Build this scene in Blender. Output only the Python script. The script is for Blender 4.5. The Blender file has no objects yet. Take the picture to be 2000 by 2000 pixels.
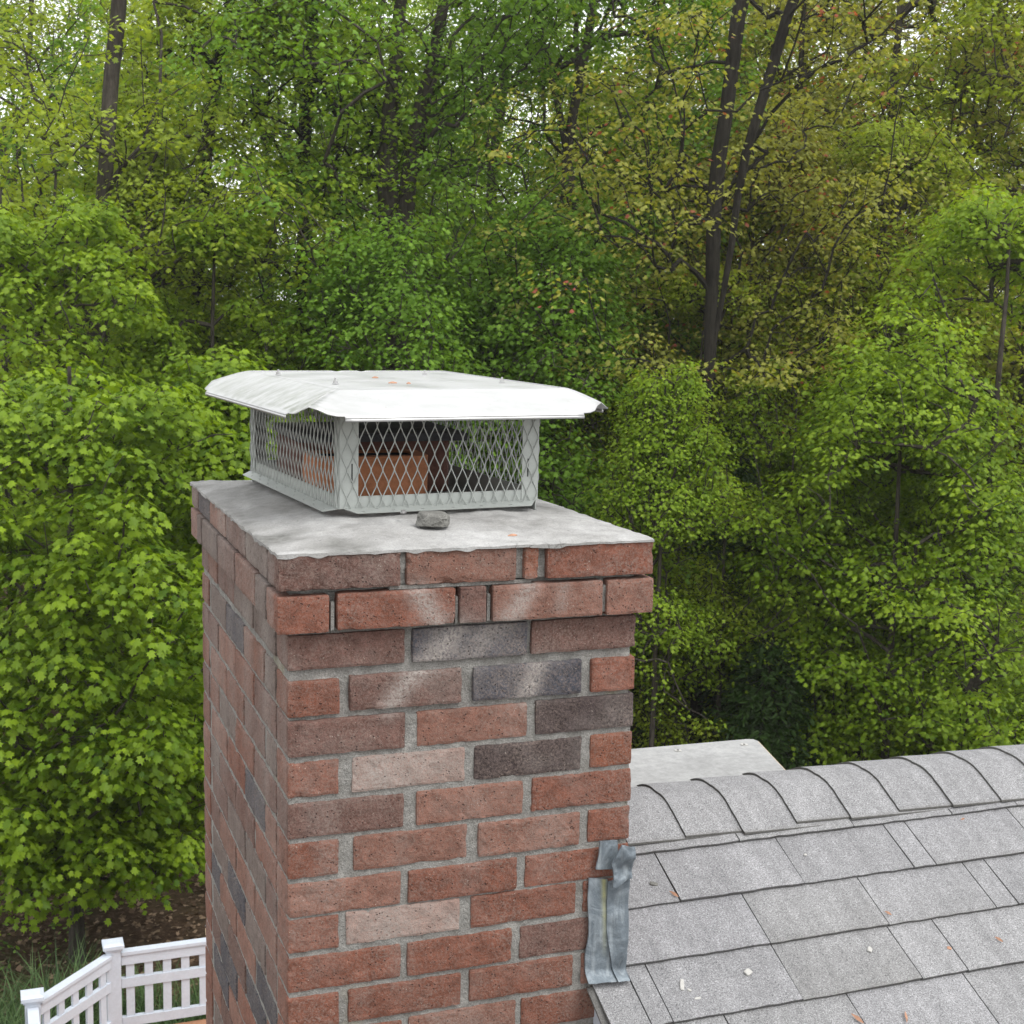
import bpy, math, random
import numpy as np

# ------------------------------------------------------------------ camera, world, sun, exposure
S = bpy.context.scene
COL = S.collection
F_PX = 2745.0
CAM = np.array([-0.4292, -2.115, 0.3932])
YAW, PITCH, ROLL = 0.3604, 0.1482, 0.0230
ca, sa, cb, sb, cc, sc_ = math.cos(YAW), math.sin(YAW), math.cos(PITCH), math.sin(PITCH), math.cos(ROLL), math.sin(ROLL)
FW = np.array([sa*cb, ca*cb, -sb]); R0 = np.array([ca, -sa, 0.0]); U0 = np.cross(R0, FW)
RT = R0*cc + U0*sc_; UP = -R0*sc_ + U0*cc
cam_d = bpy.data.cameras.new('camera'); cam = bpy.data.objects.new('camera', cam_d); COL.objects.link(cam)
from mathutils import Matrix, Vector
cam.matrix_world = Matrix([[RT[0], UP[0], -FW[0], CAM[0]], [RT[1], UP[1], -FW[1], CAM[1]], [RT[2], UP[2], -FW[2], CAM[2]], [0, 0, 0, 1]])
cam_d.sensor_width = 36; cam_d.lens = F_PX/2000*36; cam_d.clip_end = 2000; cam_d.clip_start = 0.05
cam_d.dof.use_dof = True; cam_d.dof.focus_distance = 2.35; cam_d.dof.aperture_fstop = 30.0
S.camera = cam

SUN_AZ, SUN_EL = math.radians(146), math.radians(57)      # azimuth clockwise from +Y
world = bpy.data.worlds.new('World'); S.world = world; world.use_nodes = True
nt = world.node_tree; nt.nodes.clear()
sky = nt.nodes.new('ShaderNodeTexSky'); sky.sky_type = 'NISHITA'; sky.sun_disc = False
sky.sun_elevation = SUN_EL; sky.sun_rotation = SUN_AZ; sky.air_density = 1.0; sky.dust_density = 3.0
mx = nt.nodes.new('ShaderNodeMix'); mx.data_type = 'RGBA'; mx.inputs['Factor'].default_value = 0.82
mx.inputs['B'].default_value = (13.2, 13.2, 13.15, 1)          # even cloud cover
bg = nt.nodes.new('ShaderNodeBackground'); bg.inputs['Strength'].default_value = 0.12
out = nt.nodes.new('ShaderNodeOutputWorld')
nt.links.new(sky.outputs[0], mx.inputs['A']); nt.links.new(mx.outputs['Result'], bg.inputs[0]); nt.links.new(bg.outputs[0], out.inputs[0])

sun_d = bpy.data.lights.new('sun', 'SUN'); sun_d.energy = 1.5; sun_d.angle = math.radians(26); sun_d.color = (1, 0.98, 0.95)
sun = bpy.data.objects.new('sun', sun_d); COL.objects.link(sun)
sv = Vector((math.sin(SUN_AZ)*math.cos(SUN_EL), math.cos(SUN_AZ)*math.cos(SUN_EL), math.sin(SUN_EL)))
sun.rotation_euler = sv.to_track_quat('Z', 'Y').to_euler()
S.view_settings.view_transform = 'Standard'; S.view_settings.look = 'None'
S.view_settings.exposure = 0.45; S.view_settings.gamma = 1.0
S.cycles.max_bounces = 8; S.cycles.transparent_max_bounces = 6; S.cycles.diffuse_bounces = 6
S.cycles.sample_clamp_indirect = 5

GZ = -7.5                                                     # ground level (the camera is 7.9 m up)

# ------------------------------------------------------------------ helpers
def rayd(x, y): return FW + RT*(x-1000)/F_PX - UP*(y-1000)/F_PX
def at(x, y, ax, v):
    d = rayd(x, y); return CAM + d*((v-CAM[ax])/d[ax])

def hashn(ix, iy, iz, seed=0):
    h = (ix.astype(np.int64)*374761393 + iy.astype(np.int64)*668265263 + iz.astype(np.int64)*2147483647 + seed*144665) & 0xffffffff
    h = ((h ^ (h >> 13))*1274126177) & 0xffffffff
    return ((h ^ (h >> 16)) & 0xffff)/65535.0
def vnoise(P, scale, seed=0):
    Q = np.asarray(P, float)*scale; I = np.floor(Q).astype(np.int64); f = Q-I; f = f*f*(3-2*f)
    r = 0
    for dx in (0, 1):
        for dy in (0, 1):
            for dz in (0, 1):
                w = (f[:, 0] if dx else 1-f[:, 0])*(f[:, 1] if dy else 1-f[:, 1])*(f[:, 2] if dz else 1-f[:, 2])
                r = r + w*hashn(I[:, 0]+dx, I[:, 1]+dy, I[:, 2]+dz, seed)
    return r*2-1
def fbm(P, scale, seed=0, o=3):
    r = 0; a = 1
    for k in range(o): r = r + a*vnoise(P, scale*2**k, seed+k*17); a *= 0.5
    return r

class MB:
    def __init__(s): s.v = []; s.f = []; s.n = 0; s.mi = []; s.cur = 0; s.attr = {}
    def add(s, V, Fs):
        V = np.asarray(V, float); s.v.append(V)
        for f in Fs: s.f.append([int(i)+s.n for i in f]); s.mi.append(s.cur)
        s.n += len(V)
    def box(s, c, h, M=None):
        c = np.array(c, float); h = np.array(h, float)
        V = np.array([[x, y, z] for x in (-1, 1) for y in (-1, 1) for z in (-1, 1)], float)*h
        if M is not None: V = V @ np.array(M).T
        s.add(V+c, [(0, 1, 3, 2), (4, 6, 7, 5), (0, 4, 5, 1), (2, 3, 7, 6), (0, 2, 6, 4), (1, 5, 7, 3)])
    def tube(s, P, r, n=8, cap=True):
        P = np.asarray(P, float); m = len(P); r = np.broadcast_to(np.asarray(r, float), (m,))
        T = np.gradient(P, axis=0); T /= np.linalg.norm(T, axis=1)[:, None]+1e-12
        ref = np.array([0.3, 0.1, 1.0]) if abs(T[0][2]) < .8 else np.array([1.0, 0.2, 0.0])
        A = np.cross(T, ref); A /= np.linalg.norm(A, axis=1)[:, None]+1e-12; B = np.cross(T, A)
        a = np.arange(n)*2*math.pi/n
        V = (P[:, None, :] + r[:, None, None]*(A[:, None, :]*np.cos(a)[None, :, None] + B[:, None, :]*np.sin(a)[None, :, None])).reshape(-1, 3)
        F = [(i*n+j, i*n+(j+1) % n, (i+1)*n+(j+1) % n, (i+1)*n+j) for i in range(m-1) for j in range(n)]
        if cap: F += [tuple(range(n))[::-1], tuple((m-1)*n+j for j in range(n))]
        s.add(V, F)
    def build(s, name, mat, parent=None, smooth=False):
        me = bpy.data.meshes.new(name)
        V = np.concatenate(s.v) if s.v else np.zeros((0, 3))
        if name in ('brickwork', 'mortar', 'cement_crown'): V = V.copy(); V[:, 2] -= .011*np.clip(V[:, 1]/.943, 0, 1)*np.clip((V[:, 2]+.058)/.05, 0, 1)     # the top course sags towards the back
        me.from_pydata(V.tolist(), [], s.f)
        for m in (mat if isinstance(mat, (list, tuple)) else [mat]): me.materials.append(m)
        if max(s.mi, default=0): me.polygons.foreach_set('material_index', s.mi)
        for k, a in s.attr.items():
            a = np.concatenate(a)
            if a.ndim == 2:
                at_ = me.attributes.new(k, 'FLOAT_COLOR', 'POINT'); at_.data.foreach_set('color', np.hstack([a, np.ones((len(a), 1))]).ravel())
            else:
                at_ = me.attributes.new(k, 'FLOAT', 'POINT'); at_.data.foreach_set('value', a)
        if smooth: me.polygons.foreach_set('use_smooth', [True]*len(me.polygons))
        me.update()
        o = bpy.data.objects.new(name, me); COL.objects.link(o)
        if parent is not None: o.parent = parent; o.matrix_parent_inverse = Matrix.Translation(-Vector(parent.location))
        return o
    def at_(s, k, arr): s.attr.setdefault(k, []).append(np.asarray(arr, float))

def tag(o, label=None, cat=None, group=None, kind=None):
    if label: o['label'] = label
    if cat: o['category'] = cat
    if group: o['group'] = group
    if kind: o['kind'] = kind
    return o
def empty(name, loc=(0, 0, 0)):
    o = bpy.data.objects.new(name, None); o.location = [float(a) for a in loc]; COL.objects.link(o); return o

def grid_mb(mb, Pg):
    """Pg (n,m,3) -> quads"""
    n, m = Pg.shape[:2]
    mb.add(Pg.reshape(-1, 3), [(i*m+j, (i+1)*m+j, (i+1)*m+j+1, i*m+j+1) for i in range(n-1) for j in range(m-1)])

# ------------------------------------------------------------------ materials
class NT:
    def __init__(s, name):
        s.m = bpy.data.materials.new(name); s.m.use_nodes = True; s.t = s.m.node_tree; s.t.nodes.clear()
        s.out = s.n('ShaderNodeOutputMaterial')
    def n(s, t, **k):
        x = s.t.nodes.new(t)
        for a, b in k.items(): setattr(x, a, b)
        return x
    def l(s, a, b): s.t.links.new(a, b)
    def val(s, sock, v):
        if hasattr(v, 'links'): s.l(v, sock)
        else: sock.default_value = v
    def obj(s):
        if not hasattr(s, '_o'): s._o = s.n('ShaderNodeTexCoord').outputs['Object']
        return s._o
    def noise(s, scale, detail=4, rough=0.6, vec=None, out='Fac', dist=0):
        x = s.n('ShaderNodeTexNoise'); x.inputs['Scale'].default_value = scale; x.inputs['Detail'].default_value = detail
        x.inputs['Roughness'].default_value = rough; x.inputs['Distortion'].default_value = dist
        s.l(vec or s.obj(), x.inputs['Vector']); return x.outputs[out]
    def ramp(s, fac, *st):
        x = s.n('ShaderNodeValToRGB'); e = x.color_ramp.elements
        while len(e) < len(st): e.new(0.5)
        for i, (p, c) in enumerate(st):
            e[i].position = p; e[i].color = (c, c, c, 1) if not hasattr(c, '__len__') else (*c, 1)
        s.l(fac, x.inputs[0]); return x.outputs[0]
    def mix(s, f, a, b, mode='MIX'):
        x = s.n('ShaderNodeMix', data_type='RGBA', blend_type=mode)
        s.val(x.inputs['Factor'], f)
        for k, v in (('A', a), ('B', b)):
            s.val(x.inputs[k], v if hasattr(v, 'links') else (*v, 1))
        return x.outputs['Result']
    def math(s, op, a, b=0.0, clamp=False):
        x = s.n('ShaderNodeMath', operation=op, use_clamp=clamp); s.val(x.inputs[0], a); s.val(x.inputs[1], b); return x.outputs[0]
    def attr(s, name, out='Color'):
        return s.n('ShaderNodeAttribute', attribute_name=name).outputs[out]
    def bsdf(s, col, rough=0.8, spec=0.3, metal=0.0, bump=None, bstr=0.3, bdist=0.002):
        p = s.n('ShaderNodeBsdfPrincipled'); s.val(p.inputs['Base Color'], col if hasattr(col, 'links') else (*col, 1))
        s.val(p.inputs['Roughness'], rough); s.val(p.inputs['Metallic'], metal); p.inputs['Specular IOR Level'].default_value = spec
        if bump is not None:
            b = s.n('ShaderNodeBump'); b.inputs['Strength'].default_value = bstr; b.inputs['Distance'].default_value = bdist
            s.l(bump, b.inputs['Height']); s.l(b.outputs[0], p.inputs['Normal'])
        s.l(p.outputs[0], s.out.inputs['Surface']); return p

def m_brick():
    t = NT('brick'); c = t.attr('bcol')
    n1 = t.noise(38, 6, 0.7); n2 = t.noise(240, 4, 0.7); n3 = t.noise(700, 2, 0.6); big = t.noise(9, 4, 0.6)
    c = t.mix(1.0, c, t.ramp(n1, (0.3, 0.62), (0.7, 1.35)), 'MULTIPLY')
    c = t.mix(1.0, c, t.ramp(n3, (0.3, 0.62), (0.7, 1.4)), 'MULTIPLY')
    # dusty light film over the faces
    film = t.math('MULTIPLY', t.ramp(n2, (0.42, 0), (0.72, 1)), t.ramp(big, (0.3, 0.25), (0.65, 0.9)))
    c = t.mix(film, c, (0.31, 0.252, 0.225))
    st = t.attr('stain', 'Fac')
    w = t.math('MULTIPLY', st, t.ramp(t.noise(210, 7, 0.85), (0.38, 0.05), (0.56, 1.0)), True)
    c = t.mix(w, c, (0.43, 0.41, 0.39))
    # dark pores, pale grains
    v = t.n('ShaderNodeTexVoronoi'); v.inputs['Scale'].default_value = 170; t.l(t.obj(), v.inputs['Vector'])
    pore = t.math('MULTIPLY', t.ramp(v.outputs['Distance'], (0.14, 1), (0.30, 0)), t.ramp(t.noise(60, 2), (0.5, 0), (0.58, 1)))
    c = t.mix(t.math('MULTIPLY', pore, 0.75), c, (0.035, 0.025, 0.025))
    v2 = t.n('ShaderNodeTexVoronoi'); v2.inputs['Scale'].default_value = 210; t.l(t.obj(), v2.inputs['Vector'])
    gr = t.math('MULTIPLY', t.ramp(v2.outputs['Distance'], (0.12, 1), (0.2, 0)), t.ramp(t.noise(45, 2, 0.5), (0.58, 0), (0.66, 1)))
    c = t.mix(t.math('MULTIPLY', gr, 0.7), c, (0.62, 0.58, 0.52))
    h = t.math('ADD', t.math('MULTIPLY', n2, 0.8), t.math('MULTIPLY', n3, 0.5)); h = t.math('SUBTRACT', h, t.math('MULTIPLY', pore, 0.9))
    c = t.mix(1.0, c, (0.78, 0.745, 0.72), 'MULTIPLY')
    t.bsdf(c, 0.92, 0.2, bump=h, bstr=0.7, bdist=0.0025); return t.m
def m_mortar():
    t = NT('mortar'); n1 = t.noise(30, 5, 0.7); n2 = t.noise(400, 4, 0.7); n4 = t.noise(6, 3)
    c = t.ramp(n1, (0.25, (0.19, 0.182, 0.163)), (0.5, (0.27, 0.265, 0.25)), (0.72, (0.38, 0.37, 0.345)))
    c = t.mix(1.0, c, t.ramp(n2, (0.3, 0.6), (0.7, 1.3)), 'MULTIPLY')
    c = t.mix(t.math('MULTIPLY', t.ramp(n4, (0.62, 0), (0.72, 1)), 0.35), c, (0.30, 0.26, 0.12))
    t.bsdf(c, 0.95, 0.1, bump=t.math('ADD', n2, t.noise(120, 4)), bstr=0.9, bdist=0.004); return t.m
def m_cement():
    t = NT('cement'); n1 = t.noise(5, 6, 0.65); n2 = t.noise(350, 4, 0.7); n3 = t.noise(28, 6, 0.7)
    c = t.ramp(n1, (0.3, (0.25, 0.247, 0.235)), (0.5, (0.37, 0.367, 0.358)), (0.68, (0.47, 0.47, 0.465)))
    c = t.mix(1.0, c, t.ramp(n3, (0.3, 0.8), (0.7, 1.12)), 'MULTIPLY')
    c = t.mix(1.0, c, t.ramp(n2, (0.25, 0.75), (0.7, 1.15)), 'MULTIPLY')
    st = t.math('MULTIPLY', t.attr('stain', 'Fac'), t.ramp(t.noise(40, 5, 0.7), (0.3, 0.35), (0.65, 1)), True)
    c = t.mix(st, c, (0.125, 0.125, 0.115))
    v = t.n('ShaderNodeTexVoronoi', feature='DISTANCE_TO_EDGE'); v.inputs['Scale'].default_value = 5.5
    d = t.n('ShaderNodeTexNoise'); d.inputs['Scale'].default_value = 9; t.l(t.obj(), d.inputs['Vector'])
    va = t.n('ShaderNodeVectorMath', operation='MULTIPLY_ADD'); t.l(d.outputs['Color'], va.inputs[0]); va.inputs[1].default_value = (.25, .25, .25); t.l(t.obj(), va.inputs[2]); t.l(va.outputs[0], v.inputs['Vector'])
    cr = t.math('MULTIPLY', t.ramp(v.outputs['Distance'], (0.0, 1), (0.010, 0)), t.ramp(t.noise(4, 2), (0.6, 0), (0.68, 1)))
    c = t.mix(t.math('MULTIPLY', cr, 0.55), c, (0.09, 0.09, 0.085))
    sp = t.ramp(t.noise(130, 2, 0.5), (0.70, 0), (0.76, 1)); c = t.mix(t.math('MULTIPLY', sp, 0.7), c, (0.1, 0.1, 0.1))
    t.bsdf(c, 0.95, 0.15, bump=t.math('SUBTRACT', t.math('ADD', n2, t.math('MULTIPLY', n3, 1.5)), cr), bstr=0.55, bdist=0.003); return t.m
def m_shingle():
    t = NT('shingle granules'); c = t.attr('bcol')
    a = t.noise(380, 3, 0.85); b = t.noise(900, 1, 0.5); g = t.noise(3, 4)
    mp = t.n('ShaderNodeMapping'); mp.inputs['Scale'].default_value = (16, 2.2, 2.2); t.l(t.obj(), mp.inputs[0]); sk = t.noise(2.2, 5, 0.7, mp.outputs[0])
    c = t.mix(1.0, c, t.ramp(sk, (0.3, 0.84), (0.7, 1.13)), 'MULTIPLY')
    c = t.mix(1.0, c, t.ramp(t.noise(42, 4, 0.8), (0.3, 0.86), (0.7, 1.12)), 'MULTIPLY')
    c = t.mix(1.0, c, t.ramp(a, (0.32, 0.2), (0.44, 0.85), (0.56, 1.15), (0.68, 2.0)), 'MULTIPLY')
    c = t.mix(t.math('MULTIPLY', t.ramp(b, (0.64, 0), (0.70, 1)), 0.6), c, (0.05, 0.055, 0.08))
    c = t.mix(1.0, c, t.ramp(g, (0.3, 0.88), (0.7, 1.1)), 'MULTIPLY')
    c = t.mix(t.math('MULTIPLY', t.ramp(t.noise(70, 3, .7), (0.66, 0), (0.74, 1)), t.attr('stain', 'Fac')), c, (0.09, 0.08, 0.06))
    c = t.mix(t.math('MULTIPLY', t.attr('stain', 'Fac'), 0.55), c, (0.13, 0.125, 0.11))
    t.bsdf(c, 0.95, 0.15, bump=a, bstr=0.8, bdist=0.0015); return t.m
def m_metal(name, col, rough, metal, dirt=0.4):
    t = NT(name); n = t.noise(12, 6, 0.7); n2 = t.noise(90, 4, 0.7)
    c = t.mix(t.math('MULTIPLY', t.ramp(n, (0.45, 0), (0.75, 1)), dirt), col, tuple(0.55*a for a in col))
    c = t.mix(1.0, c, t.ramp(n2, (0.2, 0.88), (0.8, 1.08)), 'MULTIPLY')
    t.bsdf(c, t.ramp(n2, (0.3, rough*0.85), (0.7, min(1, rough*1.2))), 0.5, metal, bump=n2, bstr=0.08, bdist=0.001); return t.m
def m_lid():
    t = NT('cap sheet metal'); n = t.noise(7, 6, 0.7)
    mp = t.n('ShaderNodeMapping'); mp.inputs['Scale'].default_value = (5, 13, 10); mp.inputs['Rotation'].default_value = (0, 0, 0.6); t.l(t.obj(), mp.inputs[0])
    sm = t.noise(3.2, 5, 0.7, mp.outputs[0])
    c = t.mix(t.math('MULTIPLY', t.ramp(n, (0.4, 0), (0.7, 1)), 0.3), (0.47, 0.475, 0.475), (0.36, 0.36, 0.35))
    d = t.math('MULTIPLY', t.attr('stain', 'Fac'), t.ramp(sm, (0.38, 0), (0.62, 1)))
    c = t.mix(d, c, (0.22, 0.235, 0.2))
    c = t.mix(t.math('MULTIPLY', t.ramp(t.noise(160, 2), (0.70, 0), (0.75, 1)), 0.5), c, (0.25, 0.2, 0.15))
    t.bsdf(c, t.ramp(t.noise(9, 5), (0.3, 0.3), (0.7, 0.5)), 0.5, 0.5, bump=t.noise(5, 3), bstr=0.12, bdist=0.01); return t.m
def m_lead():
    t = NT('lead sheet'); n = t.noise(18, 7, 0.75, dist=1.2); n2 = t.noise(90, 5, 0.7)
    mp = t.n('ShaderNodeMapping'); mp.inputs['Scale'].default_value = (60, 60, 5); t.l(t.obj(), mp.inputs[0]); s_ = t.noise(1.5, 4, 0.6, mp.outputs[0])
    c = t.ramp(n, (0.25, (0.07, 0.085, 0.10)), (0.5, (0.145, 0.175, 0.20)), (0.72, (0.29, 0.33, 0.36)))
    c = t.mix(t.math('MULTIPLY', t.ramp(s_, (0.5, 0), (0.7, 1)), 0.4), c, (0.42, 0.46, 0.48))
    c = t.mix(t.math('MULTIPLY', t.attr('stain', 'Fac'), t.ramp(n2, (0.2, 0.4), (0.7, 1))), c, (0.36, 0.35, 0.13))
    t.bsdf(c, 0.55, 0.5, 0.25, bump=t.math('ADD', n2, n), bstr=0.5, bdist=0.004); return t.m
def m_plain(name, col, rough=0.7, nz=40, amp=0.25, bstr=0.3, spec=0.3):
    t = NT(name); n = t.noise(nz, 5, 0.7); n2 = t.noise(nz*8, 3, 0.7)
    c = t.mix(1.0, col, t.ramp(n, (0.25, 1-amp), (0.75, 1+amp)), 'MULTIPLY')
    c = t.mix(1.0, c, t.ramp(n2, (0.25, 1-amp*.7), (0.75, 1+amp*.7)), 'MULTIPLY')
    t.bsdf(c, rough, spec, bump=n2, bstr=bstr, bdist=0.002); return t.m
def m_leaf(name, c1, c2, c3=None, trans=0.35, rough=0.5):
    t = NT(name); v = t.attr('v', 'Fac')
    st = [(0.0, c1), (0.75 if c3 else 1.0, c2)] + ([(0.93, c2), (0.96, c3)] if c3 else [])
    c = t.mix(1.0, t.ramp(v, *st), (1.1, 1.12, 1.1), 'MULTIPLY')
    p = t.n('ShaderNodeBsdfPrincipled'); t.l(c, p.inputs['Base Color']); p.inputs['Roughness'].default_value = rough; p.inputs['Specular IOR Level'].default_value = 0.2
    tr = t.n('ShaderNodeBsdfTranslucent'); c2_ = t.mix(1.0, c, (1.5, 1.45, 0.6), 'MULTIPLY'); t.l(c2_, tr.inputs[0])
    ms = t.n('ShaderNodeMixShader'); ms.inputs[0].default_value = trans; t.l(p.outputs[0], ms.inputs[1]); t.l(tr.outputs[0], ms.inputs[2]); t.l(ms.outputs[0], t.out.inputs['Surface'])
    return t.m
def m_bark(name, c1, c2):
    t = NT(name); mp = t.n('ShaderNodeMapping'); mp.inputs['Scale'].default_value = (14, 14, 2.2); t.l(t.obj(), mp.inputs[0])
    n = t.noise(1.6, 7, 0.75, mp.outputs[0]); g = t.noise(1.1, 4)
    c = t.ramp(n, (0.3, c1), (0.68, c2)); c = t.mix(1.0, c, t.ramp(g, (0.3, 0.6), (0.7, 1.3)), 'MULTIPLY')
    t.bsdf(c, 0.95, 0.1, bump=n, bstr=0.8, bdist=0.03); return t.m
def m_ground():
    t = NT('forest floor'); n = t.noise(1.2, 6, 0.7); n2 = t.noise(9, 6, 0.8); g = t.noise(0.22, 4)
    c = t.ramp(n2, (0.3, (0.035, 0.022, 0.014)), (0.5, (0.085, 0.055, 0.036)), (0.72, (0.19, 0.13, 0.09)))
    c = t.mix(t.ramp(g, (0.5, 0), (0.66, 0.6)), c, (0.05, 0.07, 0.018))
    t.bsdf(c, 1.0, 0.05, bump=t.math('ADD', n, n2), bstr=0.9, bdist=0.08); return t.m

M_BRICK, M_MORTAR, M_CEM, M_SH = m_brick(), m_mortar(), m_cement(), m_shingle()
M_LID = m_lid(); M_LEAD = m_lead()
M_CAGE = m_metal('painted cage metal', (0.40, 0.425, 0.405), 0.5, 0.25, 0.3)
M_WIRE = m_metal('weathered mesh wire', (0.37, 0.39, 0.37), 0.55, 0.3, 0.5)
M_STEEL = m_metal('bolt steel', (0.5, 0.5, 0.5), 0.35, 0.9, 0.5)
M_FLUE = m_plain('terracotta', (0.36, 0.15, 0.075), 0.85, 14, 0.22)
M_FLUE2 = m_plain('sooted terracotta', (0.10, 0.05, 0.04), 0.9, 14, 0.3)
M_SOOT = m_plain('soot black', (0.015, 0.015, 0.016), 0.8, 12, 0.4)
M_SLAB = m_plain('dark slate', (0.045, 0.045, 0.05), 0.65, 20, 0.3)
M_STONE = m_plain('mortar lump', (0.17, 0.168, 0.155), 0.95, 50, 0.4, 1.0)
M_CHIP = m_plain('pale chip', (0.40, 0.395, 0.375), 0.9, 60, 0.15)
M_SEED = m_plain('dry seed wing', (0.36, 0.20, 0.13), 0.8, 90, 0.3)
M_BOARD = m_plain('weathered board', (0.29, 0.293, 0.29), 0.85, 7, 0.2)
M_BEDGE = m_plain('board raw edge', (0.55, 0.42, 0.27), 0.85, 30, 0.2)
M_WHITE = m_plain('white vinyl', (0.475, 0.515, 0.575), 0.4, 5, 0.07, 0.05, 0.5)
M_DECK = m_plain('deck boards', (0.33, 0.17, 0.10), 0.8, 6, 0.2)
M_SIDING = m_plain('house siding', (0.5, 0.5, 0.47), 0.7, 4, 0.06)
M_BARK = m_bark('grey brown bark', (0.020, 0.017, 0.014), (0.095, 0.083, 0.07))
M_BARKD = m_bark('dark bark', (0.010, 0.009, 0.008), (0.042, 0.038, 0.032))
M_GRASS = m_leaf('grass blade', (0.02, 0.045, 0.015), (0.10, 0.16, 0.06), trans=0.2)

# ------------------------------------------------------------------ ground
gn = 140
gx = np.concatenate([np.linspace(-400, -30, 12), np.linspace(-24, 60, gn), np.linspace(70, 500, 12)])
gy = np.concatenate([np.linspace(-300, -20, 10), np.linspace(-12, 75, gn), np.linspace(85, 700, 14)])
G = np.zeros((len(gx), len(gy), 3)); G[..., 0] = gx[:, None]; G[..., 1] = gy[None]
GP = G.reshape(-1, 3)
def ground_z(P):
    P = np.atleast_2d(np.asarray(P, float)).copy(); P[:, 2] = 0
    return GZ + 0.25*vnoise(P, 0.12, 5) + 0.06*vnoise(P, 0.6, 6) + np.clip(P[:, 1]-30, 0, 60)*0.012
GP[:, 2] = ground_z(GP)
mb = MB(); grid_mb(mb, GP.reshape(G.shape)); tag(mb.build('ground', m_ground(), smooth=True), kind='structure')

# ------------------------------------------------------------------ chimney
chim = tag(empty('brick_chimney', (0.3, 0.46, GZ)), 'weathered red brick chimney with corbelled top courses and grey cement crown', 'chimney')
W, D = 0.600, 0.926
RED, PINK, PALE, DUSK, BLUE, DARK, ORA, GRY = (0.215, 0.088, 0.060), (0.240, 0.122, 0.093), (0.32, 0.215, 0.185), (0.155, 0.088, 0.075), (0.066, 0.073, 0.093), (0.070, 0.056, 0.057), (0.235, 0.088, 0.052), (0.165, 0.135, 0.125)
K = 2000/1932
rows_top = [0.003, -0.061, -0.130, -0.201, -0.268, -0.334, -0.401, -0.468, -0.536, -0.597, -0.663, -0.730]
while rows_top[-1] > GZ: rows_top.append(rows_top[-1]-0.0667)
front = {  # 1932-px joints measured in the photograph -> bricks (x0, x1, colour)
 0: [(520, 757, DUSK), (768, 975, PINK), (990, 1017, ORA), (1032, 1232, RED)],
 1: [(522, 622, RED), (637, 860, RED), (868, 918, DUSK), (930, 1137, PINK), (1145, 1238, PINK)],
 2: [(540, 765, DUSK), (778, 995, BLUE), (1003, 1202, DUSK)],
 3: [(540, 642, RED), (660, 872, DUSK), (893, 1097, BLUE), (1115, 1198, RED)],
 4: [(540, 765, DUSK), (787, 995, PINK), (1010, 1197, DARK)],
 5: [(541, 640, RED), (664, 878, PALE), (895, 1097, DARK), (1113, 1194, ORA)],
 6: [(541, 763, DUSK), (786, 987, PINK), (1003, 1190, RED)],
 7: [(541, 640, RED), (667, 882, PINK), (902, 1093, PINK), (1108, 1186, RED)],
 8: [(541, 757, PINK), (770, 975, RED), (990, 1184, RED)],
 9: [(541, 640, RED), (653, 868, PALE), (888, 1085, RED), (1098, 1182, RED)],
 10: [(541, 757, RED), (768, 965, RED), (980, 1181, DUSK)],
 11: [(541, 640, RED), (657, 870, RED), (885, 1080, RED), (1095, 1180, PINK)]}
ymid = [1075, 1145, 1220, 1300, 1375, 1450, 1525, 1605, 1680, 1750, 1810, 1880]
rng = random.Random(4); nrg = np.random.RandomState(7)
bk = MB(); mo = MB()
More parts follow.
